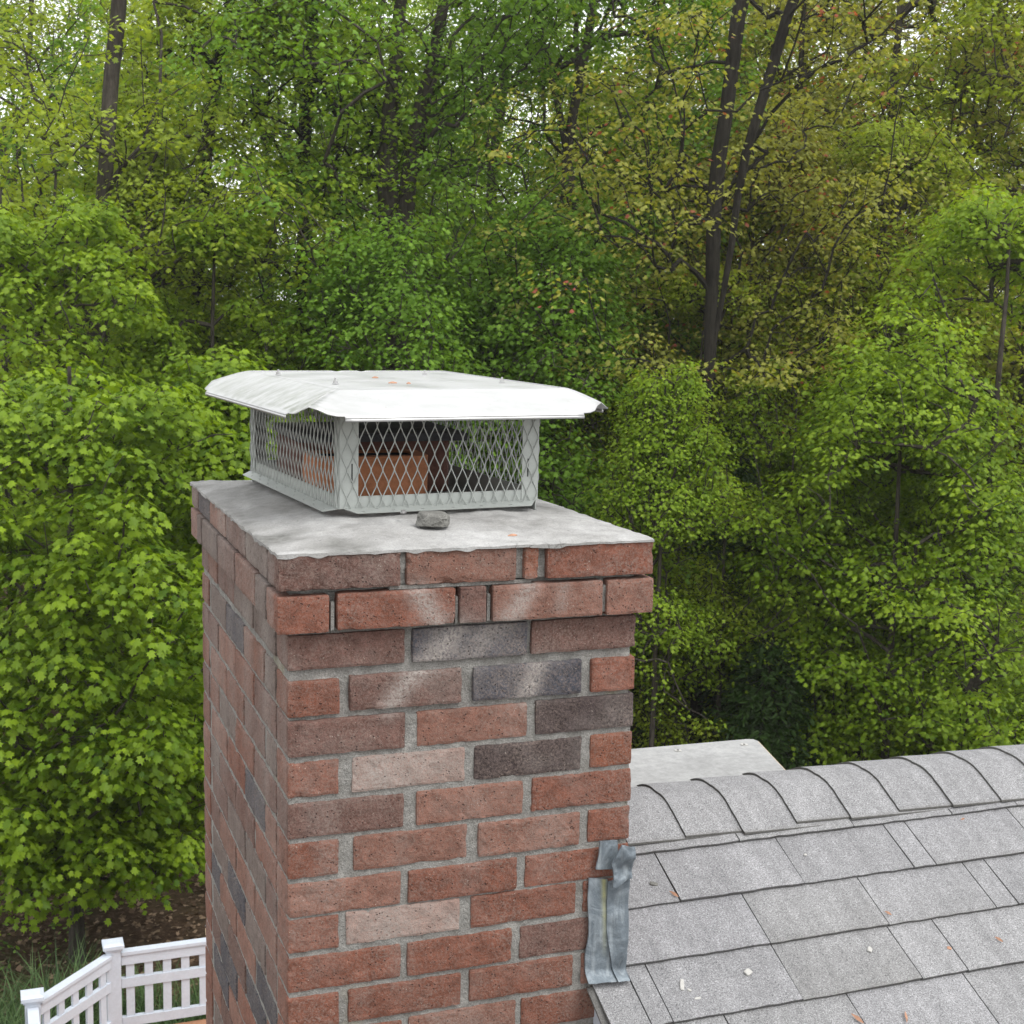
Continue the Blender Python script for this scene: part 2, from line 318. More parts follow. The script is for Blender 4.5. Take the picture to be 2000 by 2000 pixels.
def brick(x0, x1, y0, y1, z0, z1, col, res, seed, chip=0.0):
    pale = col[1] > 0.17
    c = np.array([(x0+x1)/2, (y0+y1)/2, (z0+z1)/2]); h = np.array([x1-x0, y1-y0, z1-z0])/2
    if res is None: N = (1, 1, 1)
    else: N = [max(2, int(round(2*a/res))) for a in h]
    r = min(0.0030, 0.3*h.min()) if res else 0
    for ax in range(3):
        u, v = [(1, 2), (2, 0), (0, 1)][ax]
        for sgn in (-1, 1):
            if res and ax == 0 and sgn == 1 and abs(x1) < 0.3: pass
            a = np.linspace(-1, 1, N[u]+1); b = np.linspace(-1, 1, N[v]+1)
            if res: a = np.sign(a)*(1-(1-abs(a))**1.25); b = np.sign(b)*(1-(1-abs(b))**1.25)
            A, B = np.meshgrid(a, b, indexing='ij')
            P = np.zeros(A.shape+(3,)); P[..., u] = A*h[u]; P[..., v] = B*h[v]; P[..., ax] = sgn*h[ax]
            P = P.reshape(-1, 3)
            if res:
                q = np.clip(P, -(h-r), h-r); d = P-q; l = np.linalg.norm(d, axis=1)[:, None]+1e-12
                P = q+d/l*r
                Q = P+c
                nz = fbm(Q, 45, seed % 5, 3)*0.0009 + fbm(Q, 170, 3, 2)*0.0006
                edge = np.clip(1-(h-abs(P)).clip(0)/0.012, 0, 1); e2 = np.sort(edge, axis=1)[:, 1]
                ch = np.clip(fbm(Q, 60, seed % 11, 3)-0.45, 0, 1)*e2*(0.0035+chip)
                P = P + (d/l)*(nz-ch)[:, None]
            P = P+c
            n, m = A.shape
            Fq = [(i*m+j, (i+1)*m+j, (i+1)*m+j+1, i*m+j+1) for i in range(n-1) for j in range(m-1)]
            if sgn < 0: Fq = [f[::-1] for f in Fq]
            bk.add(P, Fq)
            bk.at_('bcol', np.tile(np.array(col), (len(P), 1)))
            # white wash streaks running down the front under the crown, and the grey bloom of the left face
            zz, xx, yy = P[:, 2], P[:, 0], P[:, 1]
            st = np.zeros(len(P))
            fr = np.clip((0.02-yy)/0.02, 0, 1)
            for (xa, za, xb, zb, w, k) in ((0.205, -0.065, 0.235, -0.11, 0.02, .9), (0.275, -0.135, 0.235, -0.185, 0.022, .8), (0.205, -0.20, 0.165, -0.255, 0.018, .95),
                                           (0.395, -0.065, 0.36, -0.12, 0.018, .8), (0.455, -0.07, 0.45, -0.10, 0.012, .5), (0.42, -0.205, 0.40, -0.255, 0.018, .9), (0.33, -0.14, 0.30, -0.19, 0.02, .55)):
                t_ = np.clip(((xx-xa)*(xb-xa)+(zz-za)*(zb-za))/((xb-xa)**2+(zb-za)**2), 0, 1)
                dd = np.hypot(xx-xa-t_*(xb-xa), zz-za-t_*(zb-za)); st += fr*k*np.exp(-(dd/w)**2)
            if pale: st += 0.45+0.3*vnoise(P, 25, 9)
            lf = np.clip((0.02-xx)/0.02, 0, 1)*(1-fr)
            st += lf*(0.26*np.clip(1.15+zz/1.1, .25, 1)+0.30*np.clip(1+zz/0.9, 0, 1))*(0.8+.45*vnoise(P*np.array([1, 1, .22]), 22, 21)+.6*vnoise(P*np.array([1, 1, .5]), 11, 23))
            st += fr*0.22*np.clip(fbm(P, 16, 71, 3), 0, 1)
            bk.at_('stain', np.clip(st, 0, 1))
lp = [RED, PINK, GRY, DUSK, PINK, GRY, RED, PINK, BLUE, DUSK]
for i, zt in enumerate(rows_top):
    hh = 0.0578+rng.uniform(-.0015, .0015); zb = zt-hh
    cor = {0: 0.018, 1: 0.020}.get(i, 0.0)
    near = zt > -1.75
    res = 0.0075 if zt > -0.95 else (0.02 if near else None)
    j = lambda: rng.uniform(-.0012, .0012)
    ya = -cor; xb0 = -cor; xb1 = W+cor
    if i in front:
        fr_ = []
        for a, b, c in front[i]:
            fr_.append([at(a*K, ymid[i]*K, 1, ya)[0], at(b*K, ymid[i]*K, 1, ya)[0], c])
        fr_[0][0] = xb0; fr_[-1][1] = xb1
    else:
        off = 0.0 if i % 2 == 0 else -0.1016; fr_ = []; x = off
        while x < W:
            fr_.append([max(x, 0), min(x+0.193, W), rng.choice([RED, RED, RED, PINK, DUSK, RED, PINK, ORA])]); x += 0.2032
    for k, (x0, x1, c) in enumerate(fr_):
        f_ = rng.uniform(.9, 1.1); c = tuple(v*f_ for v in c)
        dz = rng.uniform(-.0015, .0015)
        first, last = k == 0, k == len(fr_)-1
        brick(x0, x1, ya+j(), ya+0.092, zb+dz, zt+dz, c, res, i*31+k, 0.002 if i < 2 else 0)
        if i == 0 or i == 1 or not near or True:
            brick(x0, x1, D+cor-0.092, D+cor, zb, zt, c, 0.02 if near and zt > -1 else None, i*37+k)
    # side faces: stretchers between the front and back bricks
    y = ya+0.092+0.0095 if (i % 2 == 0) else ya+0.092+0.0095
    first_len = 0.193 if i % 2 == 0 else 0.0915
    if i % 2 == 1: y = ya+0.092+0.0095
    kk = 0
    while y < D+cor-0.10:
        ln = first_len if kk == 0 else 0.193
        y1 = min(y+ln, D+cor-0.1015)
        if y1-y > 0.03:
            u = rng.random()
            c = lp[(i*3+kk*7+rng.randrange(3)) % len(lp)]
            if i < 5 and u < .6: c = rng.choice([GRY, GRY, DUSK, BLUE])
            f_ = rng.uniform(.88, 1.1); c = tuple(v*f_ for v in c)
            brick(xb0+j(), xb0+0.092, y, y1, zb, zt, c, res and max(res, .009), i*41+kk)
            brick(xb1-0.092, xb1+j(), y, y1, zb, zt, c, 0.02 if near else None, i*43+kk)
        y = y1+0.0095; kk += 1
o_ = bk.build('brickwork', M_BRICK, chim, smooth=False)

def rough_box(mbx, x0, x1, y0, y1, z0, z1, res, amp, seed):
    c = np.array([(x0+x1)/2, (y0+y1)/2, (z0+z1)/2]); h = np.array([x1-x0, y1-y0, z1-z0])/2
    for ax in range(3):
        u, v = [(1, 2), (2, 0), (0, 1)][ax]
        for sgn in (-1, 1):
            nu, nv = max(1, int(2*h[u]/res)), max(1, int(2*h[v]/res))
            A, B = np.meshgrid(np.linspace(-1, 1, nu+1), np.linspace(-1, 1, nv+1), indexing='ij')
            P = np.zeros(A.shape+(3,)); P[..., u] = A*h[u]; P[..., v] = B*h[v]; P[..., ax] = sgn*h[ax]; P = P.reshape(-1, 3)+c
            e = np.minimum((1-abs(A.ravel()))*h[u], (1-abs(B.ravel()))*h[v])
            dsp = (fbm(P, 28, seed, 3)*0.6 + fbm(P, 110, seed+3, 2)*0.4)*amp*np.clip(e/0.006, 0, 1)
            P[:, ax] += sgn*dsp
            m = nv+1
            Fq = [(i*m+j_, (i+1)*m+j_, (i+1)*m+j_+1, i*m+j_+1) for i in range(nu) for j_ in range(nv)]
            if sgn < 0: Fq = [f[::-1] for f in Fq]
            mbx.add(P, Fq)
ins = 0.0035
rough_box(mo, .0030, W-ins, ins+.0005, D-ins, -1.9, -0.272, 0.006, 0.0015, 2)
rough_box(mo, .0042, W-.008, .008, D-.008, -0.2715, -0.118, 0.006, 0.002, 12)
rough_box(mo, -.007, W+.007, -.007, D+.007, -0.0525, -0.0005, 0.006, 0.004, 4)
rough_box(mo, .006, W-.006, .006, D-.006, -0.062, -0.053, 0.006, 0.003, 14)
rough_box(mo, .003, W-.003, .003, D-.003, -0.1175, -0.0625, 0.006, 0.003, 15)
for px_, w_ in ((629, .007), (863.5, .005), (924, .0065), (1141, .011)):      # loose slivers of pointing left in the open joints
    xc = at(px_*K, 1150*K, 1, -.018)[0]; rough_box(mo, xc-w_*.4, xc+w_*.4, -.0125, .004, -.125+w_*.8, -.082+w_, .003, .0012, int(px_))
rough_box(mo, .16, .40, -.011, .004, -.0605, -.0545, .004, .002, 16)
mo.box((W/2, D/2, (-1.901+GZ)/2), (W/2-ins, D/2-ins, (-1.901-GZ)/2))
mo.build('mortar', M_MORTAR, chim)

# cement crown
nx, ny = 130, 180
X = np.linspace(-.021, W+.019, nx); Y = np.linspace(-.021, D+.021, ny)
Gx, Gy = np.meshgrid(X, Y, indexing='ij'); P = np.stack([Gx, Gy, 0*Gx], -1).reshape(-1, 3)
dcx = np.minimum(P[:, 0]-X[0], X[-1]-P[:, 0]); dcy = np.minimum(P[:, 1]-Y[0], Y[-1]-P[:, 1]); de = np.minimum(dcx, dcy*0.75); de = np.where(de < .13, de, .13+.05*(1-np.exp(-(de-.13)/.05)))
P[:, 2] = 0.006 + 0.030*(1-np.exp(-(de/0.16)**1.3)) + (0.0026*fbm(P, 7, 3)+0.0022*fbm(P, 19, 5))*np.clip(de/.03, 0, 1) + 0.0009*fbm(P, 60, 4)
P[:, 2] -= 0.0015*np.clip(1-de/0.004, 0, 1)
# ragged rim
b = de < 1e-6
P[:, 0] += b*0.0022*fbm(P, 60, 31)*np.where(abs(P[:, 0]-W/2) > W/2-.001, 1, 0); P[:, 1] += b*0.003*fbm(P, 50, 33)*np.where(abs(P[:, 1]-D/2) > D/2-.001, 1, 0)
cr = MB(); top = P.reshape(nx, ny, 3); grid_mb(cr, top)
stn = np.zeros(len(P))
def blob(px, py, rx, ry, k, ang=0.0):
    c = at(px*K, py*K, 2, 0.015); dx, dy = P[:, 0]-c[0], P[:, 1]-c[1]
    u = dx*math.cos(ang)+dy*math.sin(ang); v = -dx*math.sin(ang)+dy*math.cos(ang)
    return k*np.exp(-((u/rx)**2+(v/ry)**2)**1.2)
for a in ((500, 1005, .05, .05, .75, .3), (545, 1000, .05, .03, .6, .4), (640, 1022, .06, .035, .7, .1), (480, 930, .05, .2, .45, .25), (900, 955, .08, .05, .35), (700, 1030, .05, .02, .4), (440, 960, .03, .12, .35), (520, 960, .06, .06, .35, 0)): stn += blob(*a)
stn += 0.8*np.clip(fbm(P, 12, 50)-0.3, 0, 1)+0.45*np.clip(1-de/.012, 0, 1)*np.clip(fbm(P, 30, 52)+.2, 0, 1)+.25*np.clip(1-P[:, 0]/.13, 0, 1)*np.clip(P[:, 1]*3, 0, 1)
ring = P.reshape(nx, ny, 3); cr.at_('stain', np.clip(stn, 0, 1))
edge = [ring[i, 0] for i in range(nx)] + [ring[-1, j_] for j_ in range(1, ny)] + [ring[i, -1] for i in range(nx-2, -1, -1)] + [ring[0, j_] for j_ in range(ny-2, 0, -1)]
edge = np.array(edge); low = edge.copy(); low[:, 2] = 0.0005-0.0045*np.clip(vnoise(edge, 45, 8), 0, 1); n_ = len(edge)
cr.add(np.vstack([edge, low]), [(i, n_+i, n_+(i+1) % n_, (i+1) % n_) for i in range(n_)]); cr.at_('stain', np.full(2*n_, .25))
cr.build('cement_crown', M_CEM, chim, smooth=True)

# flue tiles
def flue(name, x0, x1, y0, y1, z0, z1, t, mat, inner):
    m = MB()
    a, b_ = np.array([[x0, y0], [x1, y0], [x1, y1], [x0, y1]]), np.array([[x0+t, y0+t], [x1-t, y0+t], [x1-t, y1-t], [x0+t, y1-t]])
    def rnd(q, r):
        o = []
        for i in range(4):
            p, pr, nx_ = q[i], q[i-1], q[(i+1) % 4]; d1 = (pr-p)/np.linalg.norm(pr-p); d2 = (nx_-p)/np.linalg.norm(nx_-p)
            for tt in np.linspace(0, 1, 6): o.append((1-tt)**2*(p+d1*r)+2*tt*(1-tt)*p+tt**2*(p+d2*r))
        return np.array(o)
    A, B = rnd(a, .025), rnd(b_, .018); n = len(A)
    L = lambda q, z: np.hstack([q, np.full((n, 1), z)])
    m.add(np.vstack([L(A, z0), L(A, z1), L(B, z1), L(B, z0)]), [(i, (i+1) % n, n+(i+1) % n, n+i) for i in range(n)] + [(n+i, n+(i+1) % n, 2*n+(i+1) % n, 2*n+i) for i in range(n)])
    o = m.build(name, mat, chim)
    m = MB(); m.add(np.vstack([L(B, z1-.004), L(B, z0+.004)]), [(i, (i+1) % n, n+(i+1) % n, n+i) for i in range(n)]+[tuple(n+i for i in range(n))])
    m.build('flue_lining', inner, o)
    return o
FA = math.radians(0)
flue('flue_tile', .125, .345, .375, .495, .02, .107, .02, M_FLUE, M_SOOT)
flue('flue_tile', .125, .432, .515, .74, .02, .12, .022, M_FLUE2, M_SOOT)
m = MB(); rough_box(m, .125, .458, .50, .765, .1215, .137, .02, .003, 7)
tag(m.build('cover_slab', M_SLAB), 'dark slab lying across the rear flue inside the mesh cage', 'slab')

# lead flashing on the front right corner
s6 = 500/1932
def sheet(mbx, Lp, Rp, yv, n=40, mcols=14, amp=.004, seed=1, stain=None, wrap=0.0, foot=False):
    Lp = np.array([at(860+a*s6, 1500+b_*s6, 1, -.006) for a, b_ in Lp]); Rp = np.array([at(860+a*s6, 1500+b_*s6, 1, -.006) for a, b_ in Rp])
    def rs(Q):
        t_ = np.linspace(0, 1, len(Q)); u = np.linspace(0, 1, n); return np.stack([np.interp(u, t_, Q[:, k]) for k in range(3)], 1)
    A, B = rs(Lp), rs(Rp); w = np.linspace(0, 1, mcols)
    Pg = A[:, None]*(1-w)[None, :, None]+B[:, None]*w[None, :, None]
    Q = Pg.reshape(-1, 3); Q[:, 1] = yv - amp*(0.5+0.5*fbm(Q, 22, seed, 4)) - amp*.6*abs(vnoise(Q*np.array([1, 1, .25]), 60, seed+5))
    tv = np.repeat(np.linspace(0, 1, n), mcols)
    if foot: k_ = np.clip((tv-.9)/.1, 0, 1); Q[:, 1] -= k_**1.5*.018
    if wrap: # bend round the corner
        over = np.clip(Q[:, 0]-(W-.002), 0, 1); Q[:, 1] += over*1.3; Q[:, 0] -= over*.55
    Pg = Q.reshape(n, mcols, 3); grid_mb(mbx, Pg)
    st = np.zeros((n, mcols))
    if stain is not None: st += np.exp(-((w-stain)/.12)**2)[None]*np.clip(1-np.linspace(-.1, 1.3, n), 0, 1)[:, None]
    mbx.at_('stain', st.ravel())
    # thickness: rim
    e = np.vstack([Pg[:, 0], Pg[-1, 1:], Pg[::-1, -1][1:], Pg[0, ::-1][1:-1]]); e2 = e.copy(); e2[:, 1] += .0035; k = len(e)
    mbx.add(np.vstack([e, e2]), [(i, (i+1) % k, k+(i+1) % k, k+i) for i in range(k)]); mbx.at_('stain', np.zeros(2*k))
fl = MB(); sheet(fl, [(1125, 835), (1112, 1000), (1120, 1250), (1092, 1400), (1085, 1590)], [(1262, 840), (1262, 1000), (1262, 1250), (1270, 1420), (1310, 1570)], -.003, stain=.8, seed=2, foot=True, amp=.006)
fl.build('flashing', M_LEAD, chim, smooth=True)
fl = MB(); sheet(fl, [(1258, 850), (1248, 1000), (1245, 1200), (1265, 1400), (1300, 1565)], [(1425, 790), (1428, 1100), (1425, 1250), (1440, 1450), (1488, 1556)], -.008, seed=4, wrap=1, amp=.009, foot=True)
fl.build('flashing', M_LEAD, chim, smooth=True)
fl = MB(); sheet(fl, [(1195, 545), (1190, 650), (1165, 757)], [(1330, 542), (1330, 640), (1320, 757)], -.006, n=24, seed=6, amp=.006)
sheet(fl, [(1330, 545), (1248, 685), (1270, 780), (1255, 870)], [(1425, 560), (1440, 640), (1435, 720), (1430, 800)], -.015, n=34, seed=9, wrap=1, amp=.02)
fl.build('flashing', M_LEAD, chim, smooth=True)

# ------------------------------------------------------------------ chimney cap (cage + lid)
cap = tag(empty('chimney_cap', (.3, .5, .03)), 'galvanised chimney cap with a flared sheet lid over expanded mesh sides', 'chimney cap')
A5 = math.radians(5.0); ex = np.array([math.cos(A5), math.sin(A5), 0]); ey = np.array([-math.sin(A5), math.cos(A5), 0])
C0 = np.array([.137, .222, 0]); CW, CD = .375, .575
ZB, ZT = .035, .222
def loc(u, v, z): return C0+ex*u+ey*v+np.array([0, 0, z])
MR = np.array([ex, ey, [0, 0, 1]]).T
def lbox(mbx, u0, u1, v0, v1, z0, z1): mbx.box(loc((u0+u1)/2, (v0+v1)/2, (z0+z1)/2), ((u1-u0)/2, (v1-v0)/2, (z1-z0)/2), MR)
# base flange lying on the crown, with punched holes
def flange(axis, side):
    mbx = MB(); Lh = CW if axis == 'u' else CD; wdt = .026; t = .0012
    c = .022
    prof = [(0.002, 0), (c, -wdt), (Lh-c, -wdt), (Lh-.002, 0)]
    holes = [(.02+ (Lh-.04)*(i+.5)/ (12 if axis == 'u' else 18), -.009 if i % 2 else -.018) for i in range(12 if axis == 'u' else 18)]
    import bmesh
    bm = bmesh.new(); N = int(Lh/.0035); Mv = 8
    def to(u, v, z):
        if axis == 'u': return loc(u, v, z) if side == 0 else loc(u, CD-v, z)
        return loc(v, u, z) if side == 0 else loc(CW-v, u, z)
    vs = {}
    for i in range(N+1):
        for j_ in range(Mv+1):
            f = j_/Mv; a = prof[0][0]+(prof[1][0]-prof[0][0])*f; b_ = prof[3][0]+(prof[2][0]-prof[3][0])*f
            u = a+(b_-a)*i/N; v = -wdt*f
            vs[i, j_] = (u, v, bm.verts.new(to(u, v, ZB+.001-.0065*f-(.0165+.004*f if side else 0))))
    for i in range(N):
        for j_ in range(Mv):
            q = [vs[i, j_], vs[i+1, j_], vs[i+1, j_+1], vs[i, j_+1]]
            cu, cv = sum(x[0] for x in q)/4, sum(x[1] for x in q)/4
            if any(abs(cu-h_[0]) < .0032 and abs(cv-h_[1]) < .0022 for h_ in holes): continue
            bm.faces.new([x[2] for x in q])
    me = bpy.data.meshes.new('base_flange'); bm.to_mesh(me); bm.free(); me.materials.append(M_CAGE)
    o = bpy.data.objects.new('base_flange', me); COL.objects.link(o); o.parent = cap; o.matrix_parent_inverse = Matrix.Translation(-Vector(cap.location))
    md = o.modifiers.new('s', 'SOLIDIFY'); md.thickness = t; md.offset = -1
for a_, s_ in (('u', 0), ('u', 1), ('v', 0), ('v', 1)): flange(a_, s_)
# upright base track and L posts
bt = MB(); h_ = .021
lbox(bt, .0, CW, .0, .0015, ZB, ZB+h_); lbox(bt, .0, CW, CD-.0015, CD, ZB-.026, ZB+h_)
lbox(bt, .0, .0015, .0016, CD-.0016, ZB, ZB+h_); lbox(bt, CW-.0015, CW, .0016, CD-.0016, ZB-.026, ZB+h_)
bt.build('base_track', M_CAGE, cap)
for cu, su in ((0, 1), (CW, -1)):
    for cv, sv_ in ((0, 1), (CD, -1)):
        pb = MB(); pw = .031
        u0, u1 = sorted((cu-su*.0018, cu+su*pw)); v0, v1 = sorted((cv-sv_*.0018, cv-sv_*.0002)); lbox(pb, u0, u1, v0, v1, ZB+.0005, ZT)
        v0, v1 = sorted((cv+sv_*.0002, cv+sv_*pw)); u0, u1 = sorted((cu-su*.0018, cu-su*.0002)); lbox(pb, u0, u1, v0, v1, ZB+.0005, ZT)
        po = pb.build('corner_post', M_CAGE, cap)
        sl = MB(); u0, u1 = sorted((cu+su*.0185, cu+su*.0205)); v0, v1 = sorted((cv-sv_*.0024, cv-sv_*.0019))
        lbox(sl, u0, u1, v0, v1, ZB+.045, ZB+.078); sl.build('slot', M_SOOT, po); sl = MB(); lbox(sl, u0, u1, v0, v1, ZT-.035, ZT-.005); sl.build('slot', M_SOOT, po)
# expanded mesh panels: strands zigzag between bonds
def mesh_panel(axis, side):
    mbx = MB(); L_ = CW if axis == 'u' else CD; p = .0212 if axis == 'u' else .0212; hh = .0505
    n = int(L_/(p/2)); p2 = L_/n
    zs = []; z = ZB+.0005
    off = .0036
    def to(u, z, d):
        if axis == 'u': return loc(u, -off-d, z) if side == 0 else loc(u, CD+off+d, z)
        return loc(-off-d, u, z) if side == 0 else loc(CW+off+d, u, z)
    for k in range(n):
        pts = []; sg = 1 if k % 2 else -1
        zz = ZB+.0005; ph = .010
        Z = np.arange(0, ZT-ZB, hh/12)
        for z in Z:
            t_ = ((z+ph) / hh) % 1.0; tri = (4*abs(t_-.5)-1); tri = np.clip(tri*1.22, -1, 1)
            pts.append(to((k+.5)*p2+sg*tri*(p2/2-.0003), ZB+.0005+z, .0008*math.sin(t_*6.28)))
        mbx.tube(pts, .00108, 5)
    return mbx.build('mesh_panel', M_WIRE, cap)
for a_, s_ in (('u', 0), ('u', 1), ('v', 0), ('v', 1)): mesh_panel(a_, s_)
# lid
ZP, ZL = .240, .201
Pc = C0+ex*(-.006)+ey*(-.003); PW, PD = .432, .575
def ll(u, v, z): return Pc+ex*u+ey*v+np.array([0, 0, z])
lid = MB(); n = 24
# plateau with a faint cross-break
gu = np.linspace(0, 1, n); Gp = np.zeros((n, n, 3))
for i, a in enumerate(gu):
    for j_, b_ in enumerate(gu): Gp[i, j_] = ll(a*PW, b_*PD, ZP+.004*(1-max(abs(2*a-1), abs(2*b_-1)))) + 0
grid_mb(lid, Gp); lid.at_('stain', np.full(n*n, .15))
ov = .088
HF = [.86, .56, .70, .70]
def flange_pts(c0, c1, outw, k=0):   # c0,c1 plateau corners of this side; returns grid
    along = (c1-c0)/np.linalg.norm(c1-c0); nn, mm = 40, 12; g = np.zeros((nn, mm, 3)); Ls = np.linalg.norm(c1-c0)
    for j_ in range(mm):
        f = j_/(mm-1)
        for i in range(nn):
            t_ = i/(nn-1)
            # hip ends spread outwards at 45 degrees, rim straight, flare up toward the hips
            s0, s1 = -ov*HF[k]*f, Ls+ov*HF[(k+1) % 4]*f
            s = s0+(s1-s0)*t_
            dcorner = min(s-s0, s1-s); lift = math.exp(-(dcorner/.024)**2)*.015*f
            drop = (ZP-ZL)*(f**1.15)-lift
            hk = HF[k] if s-s0 < s1-s else HF[(k+1) % 4]
            push = ov*f*(1-(1-hk)*math.exp(-(dcorner/.024)**2))
            g[i, j_] = c0+along*s+outw*push+np.array([0, 0, -drop])
    return g
cs = [ll(0, 0, ZP), ll(PW, 0, ZP), ll(PW, PD, ZP), ll(0, PD, ZP)]
for k, outw in enumerate((-ey, ex, ey, -ex)):
    g = flange_pts(cs[k], cs[(k+1) % 4], outw, k); grid_mb(lid, g)
    st = np.full(g.shape[:2], .2)
    if k == 3: st += np.linspace(1.0, .2, 40)[::-1][:, None]*np.linspace(.3, 1, 12)[None]
    lid.at_('stain', st.ravel())
    # rolled drip edge
    rim = g[4:-4, -1]; t_ = np.array([0, 0, -1.0])
    lid.add(np.vstack([rim, rim+outw*.004+t_*.003, rim+outw*.004+t_*.008]), [(i, i+1, len(rim)+i+1, len(rim)+i) for i in range(len(rim)-1)]+[(len(rim)+i, len(rim)+i+1, 2*len(rim)+i+1, 2*len(rim)+i) for i in range(len(rim)-1)])
    lid.at_('stain', np.full(3*len(rim), .1))
lo = lid.build('lid', M_LID, cap, smooth=True)
import bmesh
bm = bmesh.new(); bm.from_mesh(lo.data); bmesh.ops.remove_doubles(bm, verts=bm.verts, dist=.0006); bm.to_mesh(lo.data); bm.free()
es = lo.modifiers.new('e', 'EDGE_SPLIT'); es.split_angle = math.radians(14)
sd = lo.modifiers.new('s', 'SOLIDIFY'); sd.thickness = .0016; sd.offset = -1
for px, py in ((525, 707), (633, 724), (801, 708), (947, 722)):
    c = at(px*K, py*K, 2, ZP+.002); b_ = MB()
    b_.tube([c, c+[0, 0, .0012]], .0062, 16); b_.tube([c+[0, 0, .0013], c+[0, 0, .005]], .0042, 6); b_.tube([c+[0, 0, .005], c+[0, 0, .0105]], .002, 8)
    b_.build('bolt', M_STEEL, lo)
c = at(761*K, 968*K, 2, ZB+.002); b_ = MB(); b_.tube([c, c+[0, 0, .002]], .0055, 12); b_.tube([c+[0, 0, .002], c+[0, 0, .0055]], .0038, 6); b_.build('bolt', M_STEEL, cap)

# ------------------------------------------------------------------ mortar lump and seeds on the crown
def lump(name, c, r, mat, seed, flat=1.0, rot=0.0):
    bm = bmesh.new(); bmesh.ops.create_icosphere(bm, subdivisions=4, radius=1)
    Q = np.array([v.co[:] for v in bm.verts]); d = 1+.22*fbm(Q+seed, 1.3, seed, 4); Q = Q*d[:, None]
    Q = np.clip(Q, -0.85, 0.8)
    Q = Q*np.array(r); Q[:, 2] = np.maximum(Q[:, 2], -r[2]*.6)
    cr_, sr_ = math.cos(rot), math.sin(rot); Q = Q @ np.array([[cr_, sr_, 0], [-sr_, cr_, 0], [0, 0, 1]])
    for v, q in zip(bm.verts, Q): v.co = Vector(q+np.array(c)+[0, 0, r[2]*.6])
    me = bpy.data.meshes.new(name); bm.to_mesh(me); bm.free(); me.materials.append(mat)
    o = bpy.data.objects.new(name, me); COL.objects.link(o); return o
c = at(817*K, 985*K, 2, .026)
tag(lump('mortar_lump', (c[0], c[1], .0205), (.032, .024, .016), M_STONE, 3, rot=-.5), 'rough grey mortar lump resting on the crown against the cage flange', 'rubble')
def seedwing(c, ang, L_, label, nrm=None, group=None):
    m = MB(); n = 8; t_ = np.linspace(0, 1, n); w = .22*L_*np.sin(np.pi*np.clip(t_*1.05, 0, 1))**.7*np.where(t_ < .3, .6, 1)+.0004
    u = np.array([math.cos(ang), math.sin(ang), 0]); v = np.array([-math.sin(ang), math.cos(ang), 0])
    if nrm is not None:
        nrm = np.array(nrm); u = u-nrm*(u@nrm); u /= np.linalg.norm(u); v = np.cross(nrm, u)
    N_ = np.cross(u, v)
    c = np.array(c)
    A = c+u*(t_[:, None]-.5)*L_+v*w[:, None]*.5+N_*(.002+.002*np.sin(t_*3))[:, None]; B = c+u*(t_[:, None]-.5)*L_-v*w[:, None]*.5+N_*.001
    grid_mb(m, np.stack([A, B])); o = m.build('seed_wing', M_SEED)
    md = o.modifiers.new('s', 'SOLIDIFY'); md.thickness = .0007
    tag(o, label, 'seed', group)
seedwing(at(967*K, 1012*K, 2, .0225)+0, .1, .017, 'dry reddish seed wing on the cement crown right of the mortar lump')
seedwing(at(708*K, 714*K, 2, ZP+.004), .3, .014, 'reddish seed wing far back on the cap lid', group='seeds on the cap lid')
seedwing(at(741*K, 724*K, 2, ZP+.004), .1, .017, 'longest reddish seed wing near the middle of the cap lid', group='seeds on the cap lid')
seedwing(at(771*K, 725*K, 2, ZP+.004), -.1, .008, 'smallest seed scrap right of the long one on the cap lid', group='seeds on the cap lid')

# ------------------------------------------------------------------ house with shingled roof
AL = math.atan(.5); cA, sA = math.cos(AL), math.sin(AL)
SR = .425                                                    # ridge position up the slope from the chimney front
X0R, X1R, EAVE = .533, 13.0, -5.0
house = tag(empty('house', (6, .38, GZ)), 'house with a grey asphalt shingle gable roof abutting the chimney', 'house')
def rp(x, s, h=0.0):     # point on the front slope, s metres up from the chimney front plane, h off the deck
    return np.array([x, s*cA - h*sA, -.782 + s*sA + h*cA])
def rb(x, s, h=0.0):     # mirror on the back slope (s measured down from the ridge)
    y0, z0 = rp(0, SR)[1:]
    return np.array([x, y0+s*cA+h*sA, z0-s*sA+h*cA])
ridge_y, ridge_z = rp(0, SR)[1:]
dk = MB()
